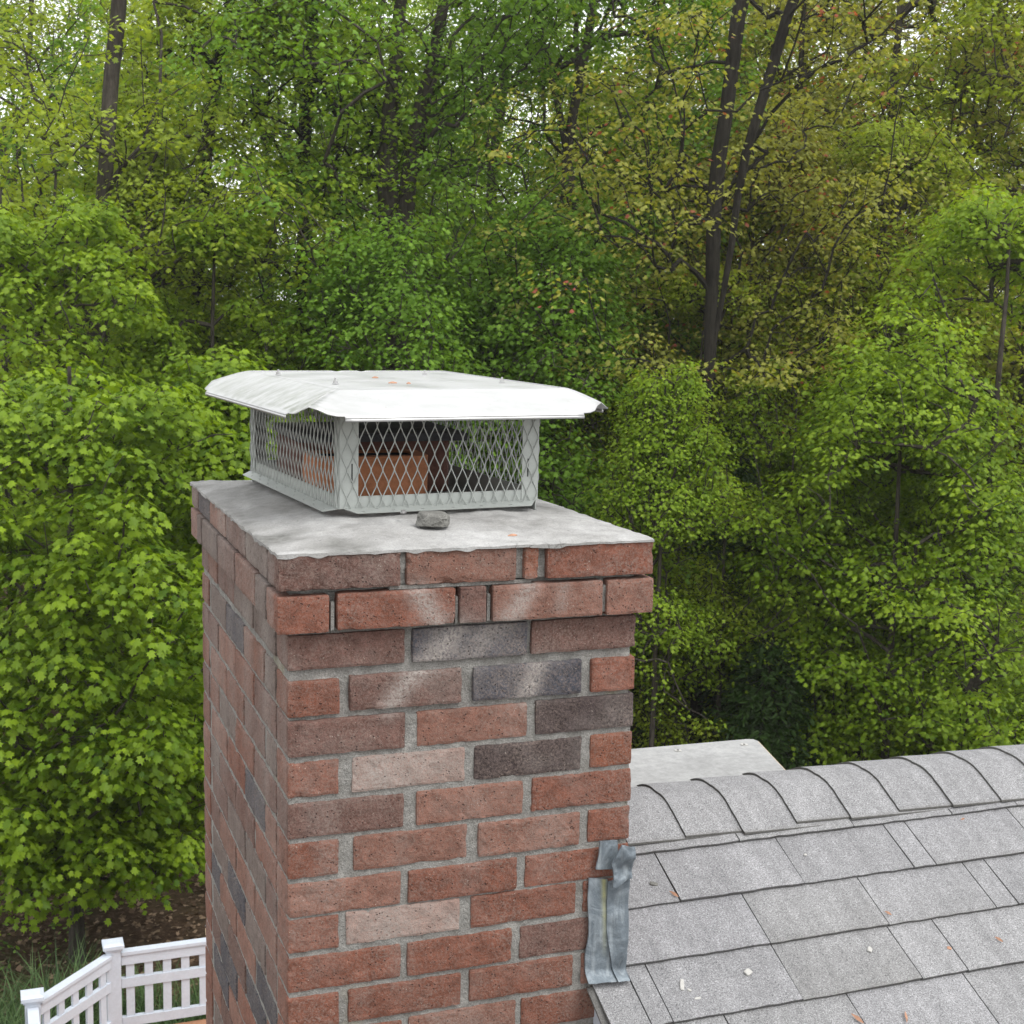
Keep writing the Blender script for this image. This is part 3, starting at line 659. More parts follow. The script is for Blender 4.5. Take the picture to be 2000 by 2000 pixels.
# decking boards (under the shingles), notched round the chimney
def slab(fn, x0, x1, s0, s1, t=.04):
    V = [fn(x, s, h) for h in (-t, -.004) for x, s in ((x0, s0), (x1, s0), (x1, s1), (x0, s1))]
    dk.add(V, [(0, 3, 2, 1), (4, 5, 6, 7), (0, 1, 5, 4), (1, 2, 6, 5), (2, 3, 7, 6), (3, 0, 4, 7)])
slab(rp, X0R+.01, X1R, EAVE, -.012); slab(rp, W+.006, X1R, -.012, SR-.05)
bs0 = (D+.01-ridge_y)/cA
slab(rb, W+.006, X1R, .05, bs0); slab(rb, W+.006, X1R, bs0, 5.42)
dk.build('roof_deck', M_BEDGE, house)
sh = MB(); rs_ = random.Random(11)
def tab(fn, x0, x1, s0, s1, h0, col, stain=.0, sub=None, skew=0.0):
    """one shingle tab: butt edge at s0 raised by its own thickness on the course below"""
    n = max(3, int((x1-x0)/.022)) if sub is None else sub
    xs = np.linspace(x0, x1, n+1); T = .0052
    jit = np.array([rs_.uniform(-.0011, .0011) for _ in xs]); lift = np.array([rs_.uniform(0, .0006) for _ in xs])+rs_.uniform(0, .0022)+np.linspace(rs_.uniform(0, .002), rs_.uniform(0, .002), n+1)+rs_.choice([0, 0, 0, .002])*np.linspace(0, 1, n+1)**3
    Vt = []; st = []
    for rowi, (f, hh) in enumerate(((0, h0+T), (.06, h0+T), (1, .0035))):
        for i, x in enumerate(xs):
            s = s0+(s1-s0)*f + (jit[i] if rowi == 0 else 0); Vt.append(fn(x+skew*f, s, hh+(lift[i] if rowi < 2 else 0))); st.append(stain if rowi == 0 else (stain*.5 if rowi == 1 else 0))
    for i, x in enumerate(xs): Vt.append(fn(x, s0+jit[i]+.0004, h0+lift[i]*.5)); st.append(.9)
    m_ = n+1; Fq = []
    for r_ in range(2): Fq += [(r_*m_+i, r_*m_+i+1, (r_+1)*m_+i+1, (r_+1)*m_+i) for i in range(n)]
    Fq += [(3*m_+i, 3*m_+i+1, i+1, i) for i in range(n)]
    # side edges
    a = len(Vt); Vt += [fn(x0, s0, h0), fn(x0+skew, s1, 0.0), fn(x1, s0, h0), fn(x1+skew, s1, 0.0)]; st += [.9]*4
    Fq += [(a, 0, m_, 2*m_, a+1), (a+2, a+3, 2*m_+n, m_+n, n)]
    sh.add(Vt, Fq); bc_ = np.tile(np.array(col), (len(Vt), 1)); bc_[3*m_:] *= .22; sh.at_('bcol', bc_); sh.at_('stain', st)  # edge faces painted darker: shadow line along butts and joints, plus dirt
base_c = np.array([.238, .238, .242])
def course(fn, s0, s1, joints, xs, xe, front_=True):
    e = [xs]+[j for j in joints if xs+.01 < j < xe-.01]+[xe]
    for a, b in zip(e[:-1], e[1:]):
        c = base_c*rs_.uniform(.95, 1.06)*np.array([1, 1, rs_.uniform(.99, 1.02)])
        g = .0013
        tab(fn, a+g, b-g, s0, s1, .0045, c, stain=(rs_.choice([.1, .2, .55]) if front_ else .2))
meas = {0: (.255, [.953, 1.221, 1.465, 1.635]), 1: (.133, [.767, 1.037, 1.293, 1.346, 1.61]), 2: (.0115, [.9, 1.16, 1.412, 1.466]), 3: (-.114, [.645, .903, 1.157, 1.26]), 4: (-.240, [.745, .995, 1.25])}
s_top = SR
s = .255; k = 0
while s > EAVE:
    if k in meas: s, jn = meas[k]; jn = list(jn)
    else: jn = [X0R+rs_.uniform(.08, .26)]
    s1 = (meas[k-1][0] if (k-1) in meas else s+.125)+.02 if k > 0 else SR-.07
    while jn[-1] < X1R: jn.append(jn[-1]+.262+rs_.uniform(-.012, .012))
    xs = X0R if s1 <= .02 else W+.004
    if s < -.0 and s1 > 0.0: # notched course: rake part below the chimney front, rest up to the side
        course(rp, s, -.0035, [], X0R, W+.0050); course(rp, s, s1, jn, W+.0045, X1R)
    else: course(rp, s, s1, jn, xs if s < 0 else max(xs, W+.004), X1R)
    s -= .1265; k += 1
s = .10
while s < 5.4:
    jn = [X0R+rs_.uniform(.08, .26)]
    while jn[-1] < X1R: jn.append(jn[-1]+.262)
    course(rb, s+.1265, s, jn, W+.004, X1R, False); s += .1265
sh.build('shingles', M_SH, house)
# ridge cap shingles
rc = MB(); sh_keep = sh; sh = rc
HW = .152
lowc = [.841, .968, 1.095, 1.222, 1.342, 1.476, 1.600]
bx = [.715]+lowc
while bx[-1] < X1R-.2: bx.append(bx[-1]+.1275)
def arc(x, t_, h):      # t_ -1 front edge .. 1 back edge across the ridge
    sgn = 1 if t_ > 0 else -1; s = abs(t_)*HW; r_ = .05
    y0, z0 = ridge_y, ridge_z
    blend = max(0, 1-s/.075)
    y = y0+sgn*s*cA; z = z0-s*sA - blend**2*.021
    return np.array([x, y+sgn*h*sA*(1-blend), z+h])
T_ = np.linspace(-1, 1, 33)
for i, xb in enumerate(bx):
    x1 = xb+.1275+.16; c = base_c*rs_.uniform(.95, 1.06)*np.array([1.0, 1.0, 1.0]); nX = 8; sk = rs_.uniform(-.002, .002)
    xs_ = np.linspace(xb, x1, nX); V = []
    wob = [rs_.uniform(-.0006, .0006) for _ in T_]; low_j = rs_.uniform(-.007, .010)
    ext = rs_.uniform(0, .03)
    g = np.zeros((nX, 33, 3)); g2 = np.zeros((nX, 33, 3))
    for a in range(nX):
        f = a/(nX-1); h = .0175*(1-f)+.007*f
        for b_ in range(33):
            tt = T_[b_]*(1+low_j/HW); p = arc(xs_[a]+(wob[b_] if a == 0 else 0)+(0.012*abs(T_[b_]) if a == 0 else 0)*0, tt, h)
            g[a, b_] = p; g2[a, b_] = p+np.array([0, 0, -.0045 if a else -.005])
    m0 = rc.n; grid_mb(rc, g); cnt = nX*33
    st = np.zeros((nX, 33)); st[:, 0] = st[:, -1] = .6; rc.at_('bcol', np.tile(c, (cnt, 1))); rc.at_('stain', st.ravel())
    e = np.vstack([g[::-1, 0], g[0, 1:], g[1:, -1]]); e2 = np.vstack([g2[::-1, 0], g2[0, 1:], g2[1:, -1]]); q = len(e)
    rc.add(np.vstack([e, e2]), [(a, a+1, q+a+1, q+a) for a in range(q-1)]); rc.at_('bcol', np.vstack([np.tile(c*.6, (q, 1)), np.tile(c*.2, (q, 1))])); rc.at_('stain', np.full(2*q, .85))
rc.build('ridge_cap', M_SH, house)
# gable wall, eaves walls, rake board
wl = MB(); wx = .72
yb = ridge_y+5.4*cA*.93; yf = ridge_y-(SR-EAVE)*cA*.93
zr = lambda y: ridge_z-abs(y-ridge_y)*.5-.06
def wallpoly(x0, x1):
    pts = [(yf, GZ-.3), (yb, GZ-.3), (yb, zr(yb)), (ridge_y, zr(ridge_y)), (yf, zr(yf))]
    V = [(x, y, z) for x in (x0, x1) for y, z in pts]; n = 5
    wl.add(V, [tuple(range(n)), tuple(range(2*n-1, n-1, -1))]+[(i, n+i, n+(i+1) % n, (i+1) % n) for i in range(n)])
wallpoly(wx, wx+.12); wallpoly(X1R-.4, X1R-.28)
for y in (yf, yb): wl.box(((wx+X1R-.4)/2+.06, y, (GZ-.3+zr(y)-.02)/2), ((X1R-.4-wx)/2-.063, .06, (zr(y)-.02-GZ+.3)/2))
# lap siding courses on the gable end
for zz in np.arange(GZ+.1, -.9, .11):
    half = (ridge_z-.12-zz)/.5 - .02
    y0, y1 = max(yf, ridge_y-half), min(yb, ridge_y+half)
    for a, b in ((y0, -.01), (D+.01, y1)):
        if b-a > .05: wl.box((wx-.006, (a+b)/2, zz), (.0055, (b-a)/2, .05), [[1, 0, .06], [0, 1, 0], [-.06, 0, 1]])
wl.build('wall', M_SIDING, house)
rk = MB()
for fn, s0, s1 in ((rp, EAVE, -.014),):
    V = [fn(x, s, h) for x in (X0R+.012, X0R+.034) for s, h in ((s0, -.042), (s1, -.042), (s1, -.16), (s0, -.16))]
    rk.add(V, [(0, 1, 2, 3), (7, 6, 5, 4), (0, 4, 5, 1), (1, 5, 6, 2), (2, 6, 7, 3), (3, 7, 4, 0)])
rk.build('rake_board', M_WHITE, house)
# starter strips seen edge-on along the rake
ed = MB()
for q_, hq in enumerate((-.003, .001)):
    V = [rp(x, s_, h) for x in (X0R-.004-.006*q_, X0R+.10) for s_, h in ((EAVE, hq-.004), (-.014, hq-.004), (-.014, hq), (EAVE, hq))]
    ed.add(V, [(0, 1, 2, 3), (7, 6, 5, 4), (0, 4, 5, 1), (1, 5, 6, 2), (2, 6, 7, 3), (3, 7, 4, 0)])
ed.at_('bcol', np.tile(base_c*.5, (ed.n, 1))); ed.at_('stain', np.full(ed.n, .8)); ed.build('starter_strip', M_SH, house)

# board-topped box beyond the ridge
zb_ = -.615
pf, pn = at(1425*K, 1393*K, 2, zb_), at(1490*K, 1462*K, 2, zb_)
bdir = (pf-pn)/np.linalg.norm(pf-pn); pn2 = pn-bdir*.12
bt_ = tag(empty('board_cover', (.95, .75, zb_)), 'flat grey board cover with screw heads standing behind the roof ridge', 'roof cover')
xl = W+.012
out_ = [(xl, pn2[1]), (pn2[0], pn2[1]), (pf[0]-bdir[0]*.02, pf[1]-bdir[1]*.02), (pf[0]-.008, pf[1]-.004), (pf[0]-.025, pf[1]+.001), (xl, at(1192*K, 1410*K, 2, zb_)[1]+.0)]
def prism(mbx, o, z0, z1):
    n = len(o); mbx.add([(x, y, z) for z in (z0, z1) for x, y in o], [tuple(range(n))[::-1], tuple(range(n, 2*n))]+[(i, (i+1) % n, n+(i+1) % n, n+i) for i in range(n)])
# keep the near edge off the ridge shingles by starting just behind them
pb = MB(); prism(pb, out_, zb_-.0135, zb_); bo = pb.build('board', M_BOARD, bt_)
for px, py in ((1279, 1416), (1404, 1405)):
    c = at(px*K, py*K, 2, zb_+.0005); b_ = MB(); b_.tube([c, c+[0, 0, .001]], .0085, 18); so = b_.build('screw', M_CHIP, bo)
    b_ = MB(); b_.tube([c+[0, 0, .0011], c+[0, 0, .0016]], .003, 8); b_.build('screw_socket', M_SOOT, so)
eb = MB()
for a, b in zip(out_[1:4], out_[2:5]):
    a, b = np.array(a), np.array(b); d = (b-a)/np.linalg.norm(b-a); nr = np.array([d[1], -d[0]])
    prism(eb, [tuple(a+nr*.0005), tuple(b+nr*.0005), tuple(b+nr*.0025), tuple(a+nr*.0025)][::-1], zb_-.013, zb_-.0015)
eb.build('edge_strip', M_BEDGE, bt_)
sb_ = MB(); inner = [(xl+.02, pn2[1]+.16), (pn2[0]-.02, pn2[1]+.16), (pf[0]-.04, pf[1]-.02), (xl+.02, pf[1]-.03)]
prism(sb_, inner, zb_-.42, zb_-.014); sb_.build('side_box', M_BOARD, bt_)

# small debris on the roof
s7 = 800/1932
nroof = np.array([0, -sA, cA])
def onroof(X, Y, h=.011):
    d = rayd(1200+X*s7, 1400+Y*s7); p0 = rp(0, 0, h); return CAM+d*(((p0-CAM)@nroof)/(d@nroof))
for (X, Y, r, mt, lb) in ((628, 1208, (.0085, .010, .004), M_CHIP, 'largest pale mortar chip on the lower shingles'), (1203, 1100, (.0065, .0085, .003), M_CHIP, 'white chip in the middle of the third shingle course'),
                          (900, 652, (.0035, .005, .002), M_CHIP, 'tiny white chip on the first full shingle course'), (1160, 957, (.004, .0025, .0015), M_CHIP, 'tiny pale sliver on the second full shingle course'),
                          (185, 790, (.0055, .012, .003), M_STONE, 'grey twig scrap on the shingles right of the lead flashing'), (318, 1265, (.017, .0055, .0025), M_CHIP, 'long pale curled bark flake on the lowest left shingles'),
                          (392, 1330, (.009, .0035, .002), M_CHIP, 'short pale bark flake just below the long curled one'), (352, 1292, (.003, .006, .003), M_CHIP, 'pale upright flake at the right end of the long curled one'),
                          (1578, 1092, (.005, .006, .002), M_SEED, 'pink seed scrap in the shingle joint at lower right')):
    c = onroof(X, Y, .009); q = lump('roof_chip', (0, 0, 0), tuple(.82*v for v in r), mt, int(X) % 13+2, rot=(X % 7)*.4)
    q.location = [float(a) for a in c]; q.rotation_euler = (AL, 0, 0); tag(q, lb, 'debris', 'chips and scraps on the shingles')
for (X, Y, a, L_, lb) in ((280, 838, -1.0, .020, 'orange seed wing beside the first shingle joint near the flashing'), (1290, 928, -.9, .014, 'peach seed wing on the second full course'), (1812, 1052, -1.0, .017, 'tan seed wing near the right end of the third course'),
                          (1145, 1425, -1.1, .026, 'tan seed wing at the bottom edge of the roof view'), (1375, 1418, 1.2, .024, 'pink seed wing at the bottom edge of the roof view'), (1708, 315, .2, .012, 'orange seed wing on the ridge shingles'), (1642, 485, .2, .011, 'pink seed wing just below the ridge shingles')):
    c = onroof(X, Y, .013) if Y > 320 else at(1200+X*s7, 1400+Y*s7, 1, ridge_y-.08)+np.array([0, 0, .004])
    seedwing(c, a, L_, lb, nroof, 'seed wings on the roof')

# ------------------------------------------------------------------ deck and railing
DZ = -6.42
deck = tag(empty('wooden_deck', (2.8, 8, GZ)), 'brown wooden deck behind the white railing at lower left', 'deck')
Lp_, Mp_ = (-.206, 9.80), (.522, 10.58)
dd = MB()
for y in np.arange(5.4, 10.62, .142):
    xlft = Lp_[0] if y < Lp_[1] else Lp_[0]+(y-Lp_[1])*(Mp_[0]-Lp_[0])/(Mp_[1]-Lp_[1])
    dd.box(((xlft+.0+6.4)/2, y, DZ-.0125), ((6.4-xlft)/2, .068, .0125))
dd.build('deck_boards', M_DECK, deck)
fm = MB()
for a, b in (((Lp_[0], 5.4), Lp_), (Lp_, Mp_), (Mp_, (6.4, 10.58))):
    a, b = np.array(a), np.array(b); d = (b-a); L_ = np.linalg.norm(d); d /= L_; nn = np.array([-d[1], d[0]])
    fm.box((*((a+b)/2-nn*.03), DZ-.16), (L_/2, .02, .13), [[d[0], nn[0], 0], [d[1], nn[1], 0], [0, 0, 1]])
fm.build('rim_joist', M_DECK, deck)
for x, y in ((0, 6), (0, 9.5), (.8, 10.3), (3.5, 10.3), (6.2, 10.3)):
    pm = MB(); pm.box((x, y, (DZ-.29+GZ-.3)/2), (.07, .07, (DZ-.29-GZ+.3)/2))
    pm.build('deck_post', M_DECK, deck)
rail = tag(empty('deck_railing', (.5, 10, DZ)), 'white vinyl deck railing with capped posts and square pickets', 'railing')
def post(x, y, ang):
    m = MB(); c_, s_ = math.cos(ang), math.sin(ang); Mx = [[c_, -s_, 0], [s_, c_, 0], [0, 0, 1]]
    m.box((x, y, (DZ-5.56)/2), (.064, .064, (-5.56-DZ)/2), Mx); o = m.build('post', M_WHITE, rail)
    m = MB(); m.box((x, y, -5.572), (.078, .078, .0115), Mx); m.box((x, y, -5.545), (.094, .094, .0155), Mx)
    V = np.array([[-.094, -.094, 0], [.094, -.094, 0], [.094, .094, 0], [-.094, .094, 0], [-.06, -.06, .014], [.06, -.06, .014], [.06, .06, .014], [-.06, .06, .014]]) @ np.array(Mx).T + np.array([x, y, -5.5294])
    m.add(V, [(0, 1, 5, 4), (1, 2, 6, 5), (2, 3, 7, 6), (3, 0, 4, 7), (4, 5, 6, 7)]); m.build('post_cap', M_WHITE, o)
post(*Lp_, .0); post(*Mp_, .0); post(3.0, 10.58, 0); post(5.4, 10.58, 0); post(Lp_[0], 7.5, 0)
def section(a, b):
    a, b = np.array(a, float), np.array(b, float); d = b-a; L_ = np.linalg.norm(d); d /= L_; nn = np.array([-d[1], d[0]]); Mx = [[d[0], nn[0], 0], [d[1], nn[1], 0], [0, 0, 1]]
    g = .07; zt = -5.63
    def bar(z0, z1, w):
        m = MB(); m.box((*((a+b)/2), (z0+z1)/2), (L_/2-g, w, (z1-z0)/2), Mx); m.build('rail', M_WHITE, rail)
    m = MB(); m.box((*((a+b)/2), zt-.07), (L_/2-g, .028, .05), Mx); m.box((*((a+b)/2), zt-.005), (L_/2-g, .045, .015), Mx); m.build('top_rail', M_WHITE, rail)
    bar(zt-.345, zt-.255, .026); bar(DZ+.06, DZ+.15, .026)
    n = max(2, int(round((L_-.13)/.172)))
    for i in range(n):
        p = a+d*(.065+(L_-.13)*(i+.5)/n); m = MB(); m.box((*p, (zt-.12+DZ+.15)/2-.0), (.0375, .012, (zt-.12-DZ-.15)/2), Mx); m.build('picket', M_WHITE, rail)
section(Lp_, Mp_); section(Mp_, (3.0, 10.58)); section((3.0, 10.58), (5.4, 10.58)); section((Lp_[0], 7.5), Lp_)
HAZE = 0.0006
# ------------------------------------------------------------------ vegetation
def star_leaf(lobes=5):
    pts = [(0, 0)]
    if lobes == 5:
        pts = [(0, 0), (.28, .02), (.20, .22), (.50, .38), (.30, .50), (.34, .72), (.14, .66), (0, 1.0), (-.14, .66), (-.34, .72), (-.30, .50), (-.50, .38), (-.20, .22), (-.28, .02)]
    elif lobes == 3: pts = [(0, 0), (.26, .18), (.42, .55), (.16, .55), (0, 1), (-.16, .55), (-.42, .55), (-.26, .18)]
    else: pts = [(0, 0), (.24, .35), (.2, .7), (0, 1), (-.2, .7), (-.24, .35)]
    return np.array(pts)
def leaves_mesh(name, P, N, T, size, v, shape, mat, parent):
    """P positions, N normals, T tip directions; one polygon per leaf, slightly creased along the midrib"""
    T = T-N*(T*N).sum(1)[:, None]; T /= np.linalg.norm(T, axis=1)[:, None]+1e-9; B = np.cross(N, T)
    k = len(shape); m = len(P)
    sx = shape[:, 0][None, :, None]; sy = shape[:, 1][None, :, None]
    V = P[:, None]+size[:, None, None]*(B[:, None]*sx+T[:, None]*sy+N[:, None]*(-.35*abs(sx)*1.0-.18*sy**2))
    V = V.reshape(-1, 3)
    me = bpy.data.meshes.new(name)
    tip = int(np.argmax(shape[:, 1]))            # split each leaf along the midrib into two polygons
    loops = np.array(list(range(0, tip+1)) + [0]+list(range(tip, k))); l1, l2 = tip+1, k-tip+1
    LV = (np.arange(m)[:, None]*k+loops[None]).ravel()
    me.vertices.add(len(V)); me.vertices.foreach_set('co', V.ravel())
    me.loops.add(len(LV)); me.loops.foreach_set('vertex_index', LV.astype(np.int32))
    me.polygons.add(2*m); st = np.stack([np.arange(m)*(l1+l2), np.arange(m)*(l1+l2)+l1], 1).ravel()
    me.polygons.foreach_set('loop_start', st.astype(np.int32))
    me.update(calc_edges=True)
    a = me.attributes.new('v', 'FLOAT', 'POINT'); a.data.foreach_set('value', np.repeat(v, k).astype(np.float32))
    me.materials.append(mat)
    o = bpy.data.objects.new(name, me); COL.objects.link(o); o.parent = parent
    return o
def gen_tree(seed, H, cb, R, ncl, lpc, leaf, trunk_r, lean=(0, 0), gap=0.0, cluster_r=.3, prof=.55, fork=0, droop=.35, sweep=.25, cone=False, path=None, stems2=(), todir=None):
    g = np.random.RandomState(seed)
    # trunk
    nt_ = 14; tz = np.linspace(-.4, H*.93, nt_); tt = np.clip(tz/H, 0, 1)
    wob = np.cumsum(g.randn(nt_, 2)*.022*H/14, axis=0); wob -= wob[1]
    TP = np.stack([lean[0]*tt*H+wob[:, 0]*tt, lean[1]*tt*H+wob[:, 1]*tt, tz], 1)
    TR = trunk_r*(1-tt*.9)**.8; TR[0] *= 1.5; TR[1] *= 1.15
    if path is not None:
        TP = np.array(path[0]); TR = np.array(path[1]); H = min(H, TP[-1, 2]-.3)
    stems = [(TP, TR)]+list(stems2)
    for f in range(fork):
        h0 = g.uniform(.15, .4); i0 = int(h0*nt_); a = g.uniform(0, 6.28); q = TP[i0:].copy(); u = np.linspace(0, 1, len(q)); sp = g.uniform(.10, .2)*H
        q[:, 0] += math.cos(a)*sp*u**.8; q[:, 1] += math.sin(a)*sp*u**.8; stems.append((q, TR[i0:]*.72))
    ct = []; tries = 0
    off = g.uniform(0, 50, 3)
    while len(ct) < ncl and tries < 60:
        tries += 1; n = ncl*2
        t_ = g.uniform(0, 1, n); z = cb+(H-cb)*t_; pr = np.sin(np.pi*np.clip(t_*.93+.05, 0, 1)**.75)**prof if not cone else np.minimum(1, t_*3.5+.45)*(1-t_**1.6)**.8
        r = R*pr*(g.uniform(0, 1, n)**.45); a = g.uniform(0, 6.283, n)
        an_ = vnoise(np.stack([np.cos(a)*1.6, np.sin(a)*1.6, z*.55], 1)+off, 1.0, seed+9); r = r*(.82+.42*an_)
        cx = np.interp(z, TP[:, 2], TP[:, 0]); cy = np.interp(z, TP[:, 2], TP[:, 1])
        Q = np.stack([cx+r*np.cos(a), cy+r*np.sin(a), z], 1)
        kk = fbm(Q*np.array([1, 1, 1.9])+off, .55, seed, 2)
        Q = Q[(kk > gap+g.uniform(-.2, .2, n)) & (r > R*.12)]
        if path is not None and todir is not None:
            ok = np.ones(len(Q), bool)
            for P_, R_ in stems:
                rx = Q[:, 0]-np.interp(Q[:, 2], P_[:, 2], P_[:, 0]); ry = Q[:, 1]-np.interp(Q[:, 2], P_[:, 2], P_[:, 1])
                ok &= ~((rx*todir[0]+ry*todir[1] > -.1) & (abs(rx*todir[1]-ry*todir[0]) < .55) & (g.uniform(0, 1, len(Q)) < .62))
            Q = Q[ok]
        ct += list(Q)
    ct = np.array(ct[:ncl]); ncl = len(ct)
    # connect: nearest node that is nearer the trunk and lower
    nodes = [p for P_, _ in stems for p in P_[2:]]; ntr = len(nodes); par = [-1]*ntr
    ax = np.interp(ct[:, 2], TP[:, 2], TP[:, 0]); ay = np.interp(ct[:, 2], TP[:, 2], TP[:, 1])
    rad = np.hypot(ct[:, 0]-ax, ct[:, 1]-ay); order = np.argsort(rad+g.uniform(0, .15, ncl))
    NA = np.zeros((ntr+ncl, 3)); NA[:ntr] = nodes; cnt = ntr; par = np.full(ntr+ncl, -1); NR = np.zeros(ntr+ncl); NR[ntr:] = rad[order]
    for idx in order:
        p = ct[idx]; d = NA[:cnt]-p; dist = np.sqrt((d**2).sum(1))+.9*np.clip(d[:, 2]+.25, 0, 9)+np.where(np.arange(cnt) < ntr, .5, 0)
        j_ = int(np.argmin(dist)); NA[cnt] = p; par[cnt] = j_; cnt += 1
    load = np.ones(cnt)
    for i in range(cnt-1, ntr-1, -1):
        if par[i] >= ntr: load[par[i]] += load[i]
    P0, P1, L0 = [], [], []
    mb_ = MB()
    for P_, R_ in stems: mb_.tube(P_, R_, 10)
    bv = []; segs = []
    for i in range(ntr, cnt):
        a, b = NA[par[i]], NA[i]; r = min(.0042*load[i]**.5+.0022, trunk_r*.45)
        mid = (a+b)/2+g.randn(3)*.05*np.linalg.norm(b-a)+np.array([0, 0, .06*np.linalg.norm(b-a)])
        segs.append((a, mid, r*1.12, r)); segs.append((mid, b, r, r*.85))
    A = np.array([s_[0] for s_ in segs]); B = np.array([s_[1] for s_ in segs]); ra = np.array([s_[2] for s_ in segs]); rb_ = np.array([s_[3] for s_ in segs])
    T = B-A; T /= np.linalg.norm(T, axis=1)[:, None]+1e-9; U = np.cross(T, [.31, .77, .2]); U /= np.linalg.norm(U, axis=1)[:, None]+1e-9; W_ = np.cross(T, U)
    ks = 4; an = np.arange(ks)*2*math.pi/ks
    V = []
    for Pq, rq in ((A, ra), (B+T*.004, rb_)):
        V.append(Pq[:, None]+rq[:, None, None]*(U[:, None]*np.cos(an)[None, :, None]+W_[:, None]*np.sin(an)[None, :, None]))
    V = np.stack(V, 1).reshape(-1, 3); nseg = len(A); Fq = []
    base = (np.arange(nseg)*2*ks)[:, None]
    Fs = np.concatenate([base+np.array([j_, (j_+1) % ks, ks+(j_+1) % ks, ks+j_])[None] for j_ in range(ks)])
    mb_.add(V, Fs.tolist())
    if H > 12 and seed < 60: leaf = leaf*1.12
    # leaves in flattened sprays that droop at their edges
    n = ncl*lpc; ci = np.repeat(np.arange(ncl), lpc); C_ = NA[ntr+ci]
    Dn = C_-NA[par[ntr+ci]]; Dn[:, 2] *= .3; Dn /= np.linalg.norm(Dn, axis=1)[:, None]+1e-9
    a = g.uniform(0, 6.283, n); r = np.sqrt(g.uniform(0, 1, n)); cr_ = (cluster_r*g.uniform(.65, 1.3, ncl))[ci]
    offv = np.stack([np.cos(a)*r, np.sin(a)*r, 0*r], 1)*cr_[:, None]
    offv += Dn*((offv*Dn).sum(1)*.5)[:, None]+Dn*(cr_*.2)[:, None]
    offv[:, 2] += g.uniform(-.10, .12, n)*cr_/.3*.9 - droop*r**2*cr_ + .02
    P = C_+offv
    outd = offv/(np.linalg.norm(offv, axis=1)[:, None]+1e-9)
    N = np.stack([0*r, 0*r, 1+0*r], 1)+outd*.55+g.randn(n, 3)*.25; N[:, 2] = abs(N[:, 2]); N /= np.linalg.norm(N, axis=1)[:, None]
    Tt = outd+g.randn(n, 3)*.35; Tt[:, 2] -= .35
    v = np.clip(.5+.17*g.randn(ncl)[ci]+.16*g.randn(n), 0, 1)
    return mb_, (P, N, Tt, leaf*g.uniform(.6, 1.2, n), v)
def make_tree(name, label, cat, pos, seed, H, cb, R, ncl, lpc, leaf, trunk_r, leafmat, barkmat, shape=5, group=None, **kw):
    root = empty(name, pos); tag(root, label, cat, group)
    td = CAM[:2]-np.array(pos)[:2]; td = td/np.linalg.norm(td)
    if 'path' in kw: kw['todir'] = td
    mb_, lv = gen_tree(seed, H, cb, R, ncl, lpc, leaf, trunk_r, **kw)
    t_ = mb_.build('trunk', barkmat); t_.parent = root
    leaves_mesh('crown', *lv, star_leaf(shape), leafmat, root)
    return root
def px_path(px, dist, pts, up=1.0):
    """trunk measured in the photograph (1932-px points and widths), standing at the given distance"""
    base = gp(px, dist); P_, R_ = [], []
    for x, y, w in pts:
        d = rayd(x*K, y*K); q = CAM+d*(dist/np.linalg.norm(d[:2])); P_.append(q-base); R_.append(w*K/F_PX*dist/2)
    P_, R_ = P_[::-1], R_[::-1]
    if P_[0][2] > .5: P_.insert(0, np.array([P_[0][0]*.6, P_[0][1]*.6, -.4])); R_.insert(0, R_[0]*1.35)
    d = (P_[-1]-P_[-2]); d /= np.linalg.norm(d)
    while P_[-1][2] < 15.5: P_.append(P_[-1]+d*1.6+np.array([0, 0, .2])); R_.append(max(.02, R_[-1]*.8))
    P_ = np.array(P_); R_ = np.array(R_); s_ = np.r_[0, np.cumsum(np.linalg.norm(np.diff(P_, axis=0), axis=1))]; u = np.linspace(0, s_[-1], 26)
    Q = np.stack([np.interp(u, s_, P_[:, k]) for k in range(3)], 1); Q[1:-1] = (Q[:-2]+2*Q[1:-1]+Q[2:])/4
    Q[1:-1] += np.random.RandomState(int(px)).randn(24, 3)*.015
    return Q, np.interp(u, s_, R_)
def copy_tree(o, pos, rz, sc, label, leafmat=None):
    r = o.copy(); COL.objects.link(r); r.location = [float(a) for a in pos]; r.rotation_euler = (0, 0, rz); r.scale = (sc, sc, sc); r['label'] = label
    for ch in o.children:
        c = ch.copy(); COL.objects.link(c); c.parent = r
        if leafmat and ch.name.startswith('crown'): c.material_slots[0].link = 'OBJECT'; c.material_slots[0].material = leafmat
    return r
def gp(px, dist, py=1000):
    d = rayd(px, py); d = d/np.linalg.norm(d[:2]); p = CAM+d*dist; p[2] = ground_z([p])[0]; return p

LF_BRIGHT = m_leaf('leaf bright green', (0.052, 0.108, 0.005), (0.215, 0.31, 0.018), trans=.40)
LF_MID = m_leaf('leaf mid green', (0.060, 0.130, 0.014), (0.19, 0.32, 0.038), trans=.48)
LF_YEL = m_leaf('leaf yellow green', (0.12, 0.17, 0.015), (0.33, 0.40, 0.045), trans=.52)
LF_OLV = m_leaf('leaf olive with red seeds', (0.12, 0.14, 0.025), (0.32, 0.32, 0.07), (0.30, 0.085, 0.055), trans=.48)
LF_DARK = m_leaf('leaf dark evergreen', (0.012, 0.03, 0.008), (0.045, 0.085, 0.02), trans=.2)
LF_SPR = m_leaf('leaf fresh spring', (0.09, 0.16, 0.011), (0.27, 0.37, 0.033), trans=.5)

